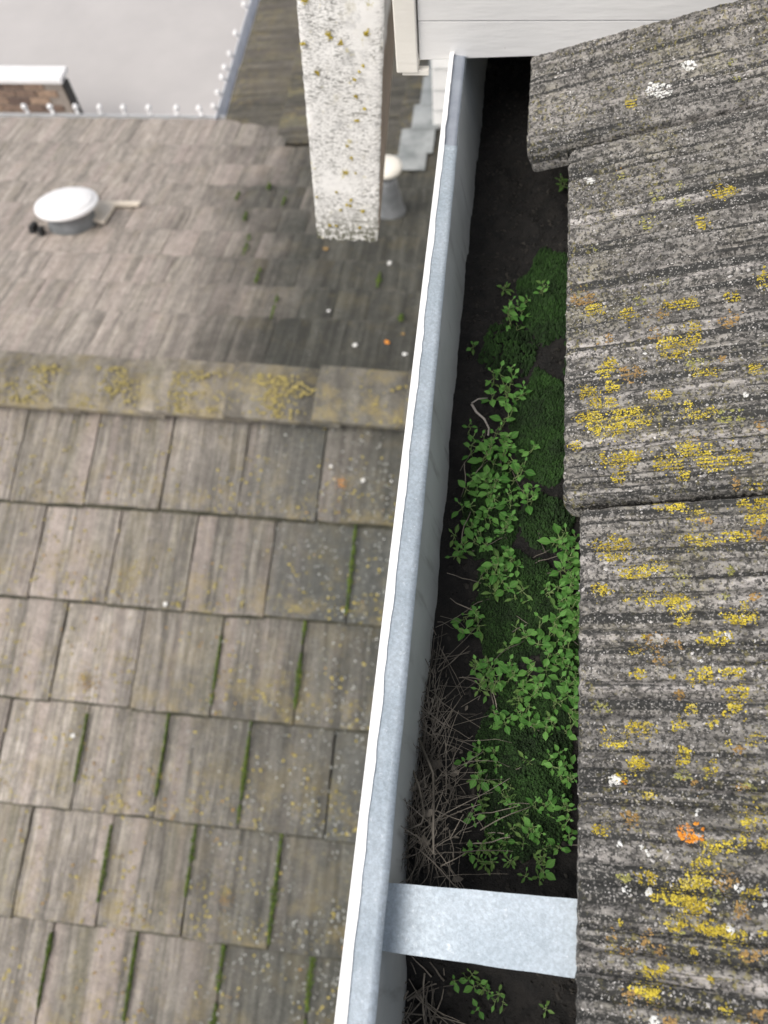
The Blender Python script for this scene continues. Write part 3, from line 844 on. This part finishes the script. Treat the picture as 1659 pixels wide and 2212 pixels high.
def crust(sets, mat, gran, hgt, gap, seed, solid=False):
    buckets = {}
    for (ox, oy, k), lst in sets.items():
        for (x, y, a, b) in lst:
            u, v = ox + k*x, oy + k*y
            c = on_plane(u, v, UPN, UPC)
            e = on_plane(u + k*a, v, UPN, UPC) - c; f = on_plane(u, v + k*b, UPN, UPC) - c
            area = 3.0*np.linalg.norm(e)*np.linalg.norm(f)
            n = int(area/(gran*gran*.85)) + 3
            sx, sy = rng.uniform(0, 50, 2)
            for _ in range(n):
                r_ = math.sqrt(rng.uniform(0, 1)); t_ = rng.uniform(0, 2*math.pi)
                rr_ = r_*(1.22 + .40*mnoise.noise((math.cos(t_)*1.7 + sx, math.sin(t_)*1.7 + sy, 0)))
                if not solid and rng.random() < .16: rr_ *= rng.uniform(1.0, 1.75)
                p = c + e*rr_*math.cos(t_) + f*rr_*math.sin(t_)
                if not solid:
                    q = mnoise.noise((p[0]*260 + sx, p[1]*260, 1.0)) + .6*mnoise.noise((p[0]*620, p[1]*620 + sy, 2.0))
                    if q < gap + .7*max(0, r_ - .6): continue
                w = which(p)
                if w is None: continue
                buckets.setdefault(w[0], []).append((w[1], w[2]))
    for t, pl in buckets.items():
        a = np.array(pl)
        z = t.h(a[:,0], a[:,1])
        ra = rng.uniform(.55, 1.25, len(a))*gran
        granules('lichen', np.column_stack([a, z]), ra, hgt*rng.uniform(.4, 1.3, len(a)), mat, t.o)
crust(yel, lich_yellow, .00055, .00045, -.36, 1)
crust(olive, lich_green, .00066, .0005, -.05, 2)
crust(och, lich_tan, .0007, .0004, -.25, 3)
crust(orn, lich_orange, .0010, .0009, -2, 4, True)
crust(wht, lich_white, .0010, .0009, -2, 5, True)
# exposed aggregate grains all over the near tiles
for t in tiles_n[:3]:
    n = 15000
    x = rng.uniform(0, t.w, n); y = rng.uniform(0, .2, n)
    keep = np.array([mnoise.noise((a*60, b*60*.35, t.seed)) + .5*mnoise.noise((a*220, b*60, t.seed)) for a, b in zip(x, y)]) > -.05
    x, y = x[keep], y[keep]
    rad = np.clip(rng.lognormal(math.log(.00043), .40, len(x)), .0003, .0017)
    sel = rng.random(len(x)) < .72
    z = t.h(x, y)
    P = np.column_stack([x, y, z])
    granules('aggregate', P[sel], rad[sel], rad[sel]*.7, quartz, t.o)
    granules('aggregate', P[~sel], rad[~sel]*1.3, rad[~sel]*.6, grit_dark, t.o)

# ================================================================== RAIN GUTTER
GY0, GY1 = -.55, .90
RZ = CZ - .435
gut = empty('rain_gutter', (0,0,0), 'galvanised rain gutter with white-painted lip, choked with soil and seedlings', 'gutter')
def wavy(y, a, f, s): return a*fbm(y*f, s, 1.7, 4)
# top flange: galvanised, slightly dented
def strip(name, fx0, fx1, fz0, fz1, mat, n=300, m=4, thick=.0008, y0=GY0, y1=GY1):
    ys = np.linspace(y0, y1, n); V = []; Q = []
    for y in ys:
        for k in range(m+1):
            t = k/m
            V.append((fx0(y)*(1-t)+fx1(y)*t, y, fz0(y)*(1-t)+fz1(y)*t))
    V = np.array(V); W = m+1
    low = V.copy(); low[:,2] -= thick
    idx = np.arange(n*W).reshape(n, W)
    q = np.stack([idx[:-1,:-1], idx[:-1,1:], idx[1:,1:], idx[1:,:-1]], -1).reshape(-1, 4)
    N = n*W
    q2 = (q + N)[:, ::-1]
    e1 = np.stack([idx[:-1,0], idx[1:,0], idx[1:,0]+N, idx[:-1,0]+N], -1); e2 = np.stack([idx[1:,-1], idx[:-1,-1], idx[:-1,-1]+N, idx[1:,-1]+N], -1)
    return tri_mesh(name, np.vstack([V, low]), np.vstack([q, q2, e1, e2]), mat, gut, True)
XO = -.0498
paint_x = lambda y: -.0450 - .0016*min(1, max(0, (y-.1)/.5)) + wavy(y, .0007, 40, 2.0) + wavy(y, .0004, 140, 4.0)
inner_x = lambda y: -.0318 - .0045*min(1, max(0, (y+.05)/.6)) + wavy(y, .0003, 25, 7.0)
flz = lambda y: RZ + wavy(y, .0006, 6, 3.0)
JY = .532                                       # lap joint of two gutter lengths
fl1 = strip('flange', lambda y: XO+.0012, inner_x, lambda y: flz(y)+.0003, lambda y: flz(y)-.0012, galv, y1=JY)
fl2 = strip('flange', lambda y: XO+.0016, lambda y: inner_x(y)-.0010, lambda y: flz(y)-.0014, lambda y: flz(y)-.0026, galv_old, n=120, y0=JY-.03)
tag(fl2, label='greyer galvanised flange of the farther gutter length')
# painted outer lip, rolled over; the paint edge wanders
strip('painted_lip', lambda y: XO-.0004, paint_x, lambda y: flz(y)+.0006, lambda y: flz(y)+.0007, rim_paint, m=2, thick=.0005).data.polygons.foreach_set('use_smooth', [False]*(299*2*2+299*2))
strip('front_face', lambda y: XO-.0004, lambda y: XO+.0004, lambda y: flz(y)-.0018, lambda y: CZ-.470, rim_paint, n=60, m=3, thick=.0006)
# hem under the flange and the sloping inner face
strip('hem', inner_x, lambda y: inner_x(y)-.0006, lambda y: flz(y)-.0021, lambda y: flz(y)-.0075, galv, n=200, m=2, thick=.0005)
strip('inner_face', lambda y: inner_x(y)-.0045, lambda y: -.0180, lambda y: flz(y)-.003, lambda y: CZ-.553, inner_wall, n=120, m=8, thick=.0006)
strip('base', lambda y: -.019, lambda y: .1035, lambda y: CZ-.5535, lambda y: CZ-.5535, inner_wall, n=40, m=4)
strip('back_wall', lambda y: .1030, lambda y: .1034, lambda y: CZ-.553, lambda y: CZ-.462, inner_wall, n=40, m=4, thick=.0005)
# strap across the gutter
a_l = -.047; ys0 = -.0105; ys1 = .0195
sv = []; ns = 24
for i in range(ns+1):
    t = i/ns; x = a_l + (.125 - a_l)*t
    z = CZ - .4535 + .0125*t - .006*math.exp(-t*9)
    yo = .0045*t
    sv += [(x, ys0 + yo*(-.35) + .0003*fbm(x*60,1), z), (x, (ys0+ys1)/2 + yo*.5, z), (x, ys1 + yo + .0003*fbm(x*60,5), z)]
sv = np.array(sv); k3 = np.arange((ns+1)*3).reshape(ns+1, 3)
q = np.stack([k3[:-1,:-1], k3[1:,:-1], k3[1:,1:], k3[:-1,1:]], -1).reshape(-1, 4)
strap = tri_mesh('strap', sv, q, galv, gut, False)
so = strap.modifiers.new('thick', 'SOLIDIFY'); so.thickness = .0012
tag(strap, label='wide galvanised strap bridging the gutter')

# ---------------------------------------------------------------- soil, moss, debris
def soil_z(x, y):
    h = .512
    h -= .030*math.exp(-((x+.014)/.018)**2)*max(0, min(1, (.15-y)/.11))*max(0, min(1, (y+.005)/.03))   # twig heap against the front face
    h -= .010*math.exp(-((x-.055)/.03)**2)*max(0, min(1, (.62-y)/.3))
    h += .012*max(0, min(1, (y-.40)/.2))
    h += .012*max(0, min(1, (-.01-y)/.02))
    return CZ - h + .006*fbm(x*28, y*28, 2.0) + .002*fbm(x*130, y*130, 6.0)
sx = np.linspace(-.034, .1025, 64); sy = np.linspace(-.30, .88, 420)
SV = np.array([(x, y, soil_z(x, y)) for y in sy for x in sx]); ii = np.arange(len(SV)).reshape(len(sy), len(sx))
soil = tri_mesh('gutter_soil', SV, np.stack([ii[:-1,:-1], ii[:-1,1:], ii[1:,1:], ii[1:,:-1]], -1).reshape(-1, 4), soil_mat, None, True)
tag(soil, 'black damp soil filling the rain gutter', 'soil', kind='stuff')
def pix_soil(u, v, it=4):
    d_ = ray(u, v); h = .51
    for _ in range(it):
        p = d_*(-h/d_[2]); h = CZ - soil_z(p[0], p[1])
    return p[0], p[1]
mp, mr = [], []
for (u, v, ru, rv, n) in [(1195,640,75,95,2600),(1180,930,75,120,3600),(1120,1310,100,120,4200),(1180,1130,60,60,900),(1240,780,20,60,300),(1130,1660,100,200,5200),(1220,1430,50,140,2600),(1060,1100,60,120,1800),(1100,760,60,60,500)]:
    for _ in range(n):
        rr_ = math.sqrt(rng.uniform(0,1)); t_ = rng.uniform(0, 2*math.pi)
        rr_ *= 1 + .25*mnoise.noise((math.cos(t_)*2 + u, math.sin(t_)*2, 0))
        x, y = pix_soil(u + ru*rr_*math.cos(t_), v + rv*rr_*math.sin(t_))
        if x > .10 or x < -.02: continue
        mp.append((x, y, soil_z(x, y) + .004*max(0.0, 1-rr_)**.5 + .001)); mr.append(rng.uniform(.0010, .0020))
mo = granules('gutter_moss', mp, mr, np.array(mr)*2.2, moss_mat, None)
tag(mo, 'dark green moss carpet on the gutter soil', 'moss', kind='stuff')
# crumbs of soil and grit
cpx = []
for _ in range(3500):
    x = rng.uniform(-.02, .1); y = rng.uniform(-.2, .8); cpx.append((x, y, soil_z(x, y) + .0006))
cr_ = granules('soil_crumbs', cpx, rng.uniform(.0006,.0022,len(cpx)), .0014, mk_lichen('soil_crumb', (.007,.006,.005),(.024,.021,.017), .5, 1.4), None)
tag(cr_, 'loose crumbs and grit lying on the gutter soil', 'soil crumbs', kind='stuff')
tw = MB()
rt = random.Random(21)
def twig(mb, x, y, z, ang_, L, r, lift=.0, bend=.25, n=5):
    pts = []; a = ang_
    for i in range(n+1):
        pts.append((x, y, z)); a += rt.uniform(-bend, bend)
        x += math.cos(a)*L/n; y += math.sin(a)*L/n; z += lift*L/n + rt.uniform(-.0012,.0012)
        x = max(-.034 + .0, x)
    tube(mb, pts, [r*(1-.5*i/n) for i in range(n+1)], 4)
for _ in range(470):
    v = rt.triangular(1330, 1915, 1820); e_ = 948 - max(0, v-1260)*.17; u = rt.triangular(e_, e_ + 45 + max(0, v-1400)*.24, e_ + 12)
    x, y = pix_soil(u, v)
    x = max(-.031, min(.05, x)); y = max(.022, y)
    twig(tw, x, y, soil_z(x, y) + rt.uniform(.0, .010), rt.choice([1,-1])*(rt.gauss(1.5, .5) if rt.random() < .5 else rt.uniform(0, 3.1)), rt.triangular(.005, .055, .014), rt.triangular(.00012, .0005, .00017), rt.uniform(-.25, .20), rt.choice([.06, .12, .4]))
for _ in range(60):
    x, y = pix_soil(rt.uniform(985, 1250), rt.uniform(900, 1900))
    twig(tw, x, y, soil_z(x, y)+.002, rt.uniform(0, 6.3), rt.uniform(.012, .035), rt.uniform(.0003, .0006), .1)
for _ in range(40):
    x, y = pix_soil(rt.uniform(850, 960), rt.uniform(2100, 2212))
    twig(tw, max(-.03, x), min(y, -.013), soil_z(x, y)+.003, rt.uniform(0, 6.3), rt.uniform(.012, .03), rt.uniform(.0003, .0007), .1)
for _ in range(24):                                  # broken leaf bits matted into the heap
    v = rt.triangular(1350, 1915, 1830); u = rt.uniform(862, 1010)
    x, y = pix_soil(u, v); x = max(-.029, min(.05, x)); y = max(.024, y); z = soil_z(x, y) + rt.uniform(0, .006)
    L = rt.uniform(.0012, .004); w_ = L*rt.uniform(.3, .7); a = rt.uniform(0, 6.28); tl = rt.uniform(-.5, .5)
    c_, s_ = math.cos(a), math.sin(a)
    P = [(-L,0), (-.3*L,-w_), (.6*L,-.7*w_), (L,0), (.4*L,w_), (-.5*L,.8*w_)]
    tw.add([(x + p*c_ - q_*s_, y + p*s_ + q_*c_, z + tl*p + .3*abs(q_)) for p, q_ in P], [(0,1,2,3,4,5)])
two = tw.obj('dead_twigs', twig_mat)
tag(two, 'tangle of dry brown twigs and stalks piled against the gutter front', 'twigs', kind='stuff')
lt = MB()
# one long bare stalk lies over the heap, another pale curl lies further along
def stalk(pxs, r, name, lab, lift):
    mb = MB(); pts = []
    for (u, v) in pxs:
        x, y = pix_soil(u, v); pts.append((x, y, soil_z(x, y) + lift))
    tube(mb, pts, [r*(1-.4*i/len(pts)) for i in range(len(pts))], 6)
    o = mb.obj(name, twig_mat if 'brown' in lab else pale_twig, None, True); tag(o, lab, 'twig')
stalk([(907,1606),(921,1640),(937,1680),(938,1745),(937,1800),(938,1850)], .0008, 'long_stalk', 'long straight brown stalk lying along the top of the twig heap', .014)
stalk([(892,1667),(908,1710),(918,1765),(912,1785),(878,1800)], .0007, 'bent_stalk', 'bent brown stalk doubled back near the gutter flange', .012)
stalk([(1018,893),(1028,910),(1045,925),(1055,945),(1053,960)], .0010, 'pale_twig', 'pale curled twig among the upper seedlings', .012)
stalk([(1018,893),(1032,884),(1052,882)], .0006, 'thin_twig', 'thin pale twig arching over the curled twig', .013)

# ---------------------------------------------------------------- seedlings
def leaf_mesh(name, L, W, fold, droop, mat):
    n = 7; V = []; Fc = []
    prof = [.06, .46, .84, 1.0, .96, .72, .36, 0]
    for i in range(n+1):
        t = i/n; y = L*t; z = droop*L*t*t
        w = W*.5*prof[i]
        V += [(-w, y, z + fold*w), (0, y, z), (w, y, z + fold*w)]
    for i in range(n):
        a = 3*i
        Fc += [(a, a+1, a+4, a+3), (a+1, a+2, a+5, a+4)]
    me = bpy.data.meshes.new(name); me.from_pydata(V, [], Fc); me.update(); me.materials.append(mat)
    me.polygons.foreach_set('use_smooth', [True]*len(me.polygons))
    return me
leaf_sets = [[leaf_mesh('leaf', .0105, .0066, .25, -.12, leaf_mats[0]), leaf_mesh('leaf', .0088, .0056, .3, -.2, leaf_mats[0]), leaf_mesh('leaf', .0072, .0046, .2, .1, leaf_mats[0])],
             [leaf_mesh('leaf', .0092, .0038, .35, -.2, leaf_mats[1]), leaf_mesh('leaf', .0078, .0034, .4, -.1, leaf_mats[1]), leaf_mesh('leaf', .0062, .0028, .3, 0, leaf_mats[0])]]
protos = []
def make_seedling(kind, seed):
    """stem with opposite pairs of leaves; returns stem mesh and leaf placements"""
    r = random.Random(seed); H = r.uniform(.014, .032) if kind == 0 else r.uniform(.010, .024)
    lean = Vector((r.uniform(-.3,.3), r.uniform(-.3,.3), 1)).normalized()
    mb = MB(); pts = [lean*(H*i/4) + Vector((r.uniform(-.0008,.0008), r.uniform(-.0008,.0008), 0))*i for i in range(5)]
    tube(mb, [pts[0] - Vector((0,0,.004))] + pts, [.0006,.0006,.00055,.0005,.00045,.0004], 5)
    pairs = r.choice([2,3,3]) if kind == 0 else r.choice([2,3,4])
    lv = []; base = r.uniform(0, 6.28)
    for k in range(pairs):
        t = (k+1)/pairs; p = lean*(H*t)
        a = base + k*1.45
        sz = (1.05, .95, .62)[k if pairs == 3 else k+1 if pairs == 2 else min(k, 2)]
        for sgn in (0, math.pi):
            if r.random() < .1: continue
            pet = r.uniform(.002, .005)*(1.2 - .7*t)
            aa = a + sgn + r.uniform(-.3,.3); el = r.uniform(-.1, .45) + (.35 if k == pairs-1 else 0)
            dv = Vector((math.cos(aa)*math.cos(el), math.sin(aa)*math.cos(el), math.sin(el)))
            q = p + dv*pet
            tube(mb, [p, q + dv*.0006], [.0004, .0003], 4)
            up = Vector((0,0,1)) - dv*dv.z; up = (up.normalized() + Vector((r.uniform(-.35,.35), r.uniform(-.35,.35), 0))).normalized()
            xa = dv.cross(up).normalized(); za = xa.cross(dv)
            M4 = Matrix.Identity(4)
            for i in range(3): M4[i][0] = xa[i]; M4[i][1] = dv[i]; M4[i][2] = za[i]; M4[i][3] = q[i]
            M4 = M4 @ Matrix.Scale(sz*r.uniform(.8, 1.18), 4)
            lv.append((leaf_sets[kind][r.randrange(3)], M4))
    me = bpy.data.meshes.new('stem'); me.from_pydata(mb.v, [], mb.f); me.update(); me.materials.append(stem_mat)
    return me, lv
protos = [[make_seedling(0, 100+k) for k in range(8)], [make_seedling(1, 200+k) for k in range(8)]]
SNAME = ['bright green broad-leaved seedling', 'small dull green narrow-leaved sprout']
ZONE = {'strap': 'in the soil gap past the galvanised strap', 'dark': 'alone in the dark soil near the boarded wall',
        'twig': 'beside the heap of dry twigs', 'tile': 'close under the edge of the lichened tiles', 'mid': 'in the thick patch between gutter front and moss'}
def zone_of(x, y):
    if y < -.012: return 'strap'
    if y > .36: return 'dark'
    if x > .045: return 'tile'
    if y < .155 and x < .022: return 'twig'
    return 'mid'
def seedling(kind, x, y, sc, rz):
    me, lv = protos[kind][rt.randrange(8)]
    root = bpy.data.objects.new('seedling' if kind == 0 else 'sprout', None); COL.objects.link(root)
    root.empty_display_size = .01
    root.location = (x, y, soil_z(x, y)); root.rotation_euler = (0, 0, rz); root.scale = (sc, sc, sc)
    zn = ZONE[zone_of(x, y)]
    tag(root, SNAME[kind] + ' ' + zn, 'seedling', ('seedlings ' if kind == 0 else 'sprouts ') + zn)
    st = bpy.data.objects.new('stem', me); COL.objects.link(st); st.parent = root
    for lm, M4 in lv:
        o = bpy.data.objects.new('leaf', lm); COL.objects.link(o); o.parent = root; o.matrix_local = M4
for (u, v, ru, rv, n, k0) in [(1110,690,30,45,4,.7),(1165,640,14,18,2,.3),(1090,625,14,20,1,.2),(1085,830,30,18,2,.6),(1105,870,45,30,5,.9),(1050,960,50,50,7,1),(1085,1010,60,40,6,1),(1030,1080,45,45,6,1),(1110,1090,50,40,6,1),
                          (1050,1150,45,35,6,1),(1220,1180,35,35,4,1),(1240,1240,35,40,6,1),(1070,1240,50,40,7,.7),(1095,1290,45,25,4,.3),(1250,1330,22,40,4,.9),(1020,1350,25,20,3,.9),(1120,1390,25,25,2,.8),
                          (1190,1390,50,40,5,1),(1215,1450,45,40,7,1),(1245,1500,25,50,6,1),(1225,1310,40,60,5,1),(1190,1300,40,50,3,.8),(1065,1450,50,40,7,.6),(1085,1500,60,25,5,.4),(1150,1480,30,40,4,.9),(1105,1560,50,30,4,1),(1200,1570,45,45,6,.9),
                          (1035,1640,40,30,5,.6),(1160,1640,40,40,4,.7),(1065,1690,45,30,5,.5),(1215,1660,30,35,4,.9),(1070,1750,60,30,7,.5),(1140,1730,50,40,6,.7),(1200,1740,40,30,4,.8),(1110,1810,70,35,9,.4),(1180,1800,50,35,5,.6),
                          (1050,1860,60,30,7,.1),(1150,1870,60,25,6,.4),(1010,2130,50,25,4,.1),(1060,2150,40,30,3,.2),(985,1180,20,40,3,.4),(1215,400,10,8,1,.0),(1010,750,12,15,1,.5),(1170,2170,30,20,1,.3)]:
    for _ in range(int(n*(1.75 if v < 1600 else 1.4) + .5)):
        a = rt.uniform(0, 6.28); q_ = math.sqrt(rt.random())
        x, y = pix_soil(u + ru*q_*math.cos(a), v + rv*q_*math.sin(a))
        x = max(-.016, min(.098, x))
        fs_ = .76 if v < 1400 else .66 if v < 1600 else .54
        seedling(0 if rt.random() < k0 else 1, x, y, fs_*rt.uniform(.72, 1.08), rt.uniform(0, 6.28))

# ================================================================== UPPER WALL (white boards) crossing above the gutter
wy = .640
wall = empty('boarded_wall', (0,0,0), 'white painted horizontal-board wall standing over the gutter and roof', 'wall')
def cut(x): return CZ - HT + SU*(x - .066) + .002      # follows the tiles
def board(z0, z1, y0, y1, mat=wall_paint, name='siding_board'):
    xr = 1.45
    xa = .066 + (z0 - CZ + HT - .002)/SU; xb = .066 + (z1 - CZ + HT - .002)/SU
    if z0 < cut(.074): 
        poly = [(-.0755, z0), (.074, z0 + .006), (.076, cut(.076)), (min(xb, xr), z1), (-.0755, z1)]
    elif xa < xr:
        poly = [(-.0755, z0), (xa, z0), (min(xb, xr), z1 if xb < xr else z1), (-.0755, z1)]
        if xb > xr: poly = [(-.0755, z0), (min(xa,xr), z0), (xr, cut(xr)), (xr, z1), (-.0755, z1)]
    else:
        poly = [(-.0755, z0), (xr, z0), (xr, z1), (-.0755, z1)]
    return MB().prism_y(poly, y0, y1).obj(name, mat, wall, bevel=.0008)
zb = CZ - .4415
board(zb, CZ - .4085, wy, wy + .018)
z = CZ - .4080
for k in range(9):
    board(z, z + .125, wy - .0005, wy + .0175); z += .1256
MB().box(-.0945, -.0765, wy - .004, wy + .030, CZ - .4505, z).obj('corner_trim', trim_paint, wall, bevel=.0012)
MB().prism_y([(-.078, CZ-.4300),(1.45, CZ-.4300),(1.45, z),(-.078, z)], wy + .031, 3.70).obj('wall_core', wall_paint, wall)
# ragged paint flakes along the lower edge of the trim
MB().box(-.090, -.068, wy - .002, wy + .004, CZ - .4535, CZ - .4490).obj('paint_flake', trim_paint, wall)

# ================================================================== WEATHERED POST
pz0 = CZ - .862
post = empty('timber_post', (0,0,0), 'weathered white timber post end with yellow lichen, hanging beside the boarded wall', 'post')
nz = 150; nxp = 40
PX0 = lambda z: -.2545 + (z - pz0)*.0800; PX1 = lambda z: -.1690 + (z - pz0)*.1020
ptop = CZ - .10
zs = np.concatenate([np.linspace(pz0, CZ-.45, nz), np.linspace(CZ-.45, ptop, 20)[1:]])
V = []; 
for z in zs:
    for i in range(nxp+1):
        t = i/nxp
        e = min(t, 1-t)
        x = PX0(z)*(1-t) + PX1(z)*t
        if i in (0, nxp): x += .0008*fbm(z*160, i, 2.2)
        y = .85 + .0004*fbm(x*40, z*60, 3.0) + .0015*math.exp(-e/.02) - (z-pz0)*.0
        zz = z
        if z - pz0 < .012: zz += (.006 + .006*fbm(t*5, 2.0, 1.0) + .003*fbm(t*22, 4.0, 1.0) + .007*max(0, .35-t))*(1 - (z-pz0)/.012)
        V.append((x, y, zz))
V = np.array(V); W = nxp+1; n = len(zs); idx = np.arange(n*W).reshape(n, W)
Q = np.stack([idx[:-1,:-1], idx[:-1,1:], idx[1:,1:], idx[1:,:-1]], -1).reshape(-1, 4)
org = Vector((-.21, .85, pz0))
fo = tri_mesh('front_face', V - np.array(org), Q, post_paint, post, True); fo.location = org
# body behind the face, tapering at the foot
def yb(z): return .854 + .19*min(1, .10 + (z-pz0)/.26)
bv = []; bz = [pz0+.010, pz0+.05, pz0+.10, pz0+.16, pz0+.235, CZ-.45, ptop]
for z in bz:
    bv += [(PX0(z)+.0004, .8535, z), (PX1(z)-.0004, .8535, z), (PX1(z)-.0004, yb(z), z), (PX0(z)+.0004, yb(z), z)]
bf = [(0,3,2,1), tuple(len(bv)-4+i for i in range(4))]
for i in range(len(bz)-1):
    a = 4*i; b = a+4
    for j in range(4): bf.append((a+j, a+(j+1)%4, b+(j+1)%4, b+j))
bo = mesh_obj('body', np.array(bv) - np.array(org), bf, post_side, post); bo.location = org
MB().box(-.225, -.1330, 1.0455, 1.060, CZ-.62, ptop).obj('shade_board', dark_wood, post)  # dark strip added for the shaded band between post and boarded wall
MB().box(-.2, -.0785, 1.061, 1.11, CZ-.42, CZ-.30).obj('bracket', dark_wood, post)
# yellow lichen tufts on the post
def post_pt(u, v):
    d_ = ray(u, v); p = d_*(.8485/d_[1]); return np.array([p[0], p[1], p[2]+CZ])
plist = []; prad = []
for (zx, zy, r_) in [(130,10,26),(330,300,22),(345,330,16),(435,375,18),(110,380,14),(650,295,18),(665,280,14),(235,632,16),(630,575,9),(595,622,7),(555,690,11),(568,838,16),(645,945,12),(575,1045,14),(490,1265,10),(525,1370,12),(475,1495,26),(565,1500,8),(400,1665,10),(525,1735,14),(490,1775,12),(520,1785,12),(630,1830,17),(230,1708,9),(435,1820,9),(345,1950,16),(400,1955,12),(600,1970,12)]:
    u = (850 + zx*.339)*.7373; v = zy*.339*.7373
    c = post_pt(u, v); rr_ = r_*.339*.7373*1.22/F
    for _ in range(int(8 + r_)):
        plist.append(c + np.array([rng.normal(0, rr_*.42), 0, rng.normal(0, rr_*.42)])); prad.append(rng.uniform(.0004, .0011))
pl = np.array(plist)
# granules lie on a vertical face: build flat, then stand them up
g1 = granules('lichen', np.column_stack([pl[:,0]-org.x, pl[:,2]-org.z, np.zeros(len(pl))]), prad, .0012, lich_yellow, post)
g1.matrix_local = Matrix.Translation(org + Vector((0, -.0012, 0))) @ Matrix(((1,0,0,0),(0,0,-1,0),(0,1,0,0),(0,0,0,1)))

# ================================================================== FAR WHITE WALL with stepped flashing
fw = empty('lapped_side_wall', (0,0,0), 'white lapped-board wall with stepped lead flashing beyond the gutter', 'wall')
fy = 3.78
zt = CZ - .44
zz = EZ - .1
k = 0
while zz < zt:
    z1 = min(zz + .115, zt)
    MB().add([(-.385,fy-.016,zz),(.9,fy-.016,zz),(.9,fy-.004,z1),(-.385,fy-.004,z1),(-.385,fy+.02,zz),(.9,fy+.02,zz),(.9,fy+.02,z1),(-.385,fy+.02,z1)],
             [(0,1,2,3),(7,6,5,4),(0,4,5,1),(1,5,6,2),(2,6,7,3),(3,7,4,0)]).obj('siding_board', rim_paint, fw)
    zz += .1155; k += 1
MB().box(-.385, .9, fy+.021, fy+.12, 0, zt).obj('wall_core', wall_paint, fw)
for (x0, x1, y, w_, zo) in [(-.66,-.40,3.44,.13,.006),(-.55,-.37,3.56,.20,.010),(-.50,-.355,3.74,.20,.014),(-.47,-.39,3.92,.24,.018),(-.45,-.39,4.14,.3,.022)]:
    zf = lambda x, yy: max(wing_z(x), far_z(yy)) + zo
    MB().add([(x0,y,zf(x0,y)),(x1,y,zf(x1,y)),(x1,y+w_,zf(x1,y+w_)),(x0,y+w_,zf(x0,y+w_)),(x0,y,zf(x0,y)-.003),(x1,y,zf(x1,y)-.003),(x1,y+w_,zf(x1,y+w_)-.003),(x0,y+w_,zf(x0,y+w_)-.003)],
             [(0,1,2,3),(7,6,5,4),(0,4,5,1),(1,5,6,2),(2,6,7,3),(3,7,4,0)]).obj('step_flashing', lead_mat, fw)

# ================================================================== HOUSE WALL below the gutter
hw_ = MB().box(.126, .30, -3.0, 3.70, 0, CZ-.68).obj('house_wall', wall_paint)
tag(hw_, 'white house wall carrying the gutter and lichened roof', 'wall')

# ================================================================== LOW BRICK WALL by the driveway
bw = empty('low_brick_wall', (-4.6, 6.90, 0), 'low brown brick wall with white coping standing on the driveway', 'brick wall')
bx0, bx1, by0, by1, bt = -1.25, .34, -.075, .075, .80
MB().box(bx0+.01, bx1-.01, by0+.012, by1-.012, 0, bt).obj('mortar_core', mortar_mat, bw)
MB().box(bx0-.03, bx1+.03, by0-.025, by1+.025, bt+.001, bt+.052).obj('coping', vent_white, bw, bevel=.006)
bm_ = MB().box(0, .205, 0, .06, 0, .065)
bme = None
nr = 10; ph = .079; pw_ = .2155
for r_ in range(nr):
    for c in range(8):
        x = bx0 + c*pw_ + (pw_/2 if r_ % 2 else 0) 
        if x + .205 > bx1 + .005: continue
        for face in (0, 1):
            if face == 1 and False: continue
            if bme is None:
                o = bm_.obj('brick', brick_mat, bw, bevel=.004); bme = o.data
            else:
                o = bpy.data.objects.new('brick', bme); COL.objects.link(o); o.parent = bw
                b_ = o.modifiers.new('bevel', 'BEVEL'); b_.width = .004; b_.segments = 1
            o.location = (x, by0 if face == 0 else by1-.06, .008 + r_*ph)
MB().box(bx1+.002, bx1+.055, by0+.02, by0+.075, 0, bt-.001).obj('end_shade_strip', mk_simple('end_shade_black', (.012,.013,.013), (.03,.03,.03), 8, .5), bw, bevel=.01)  # black strip painting the shaded end of the brick wall
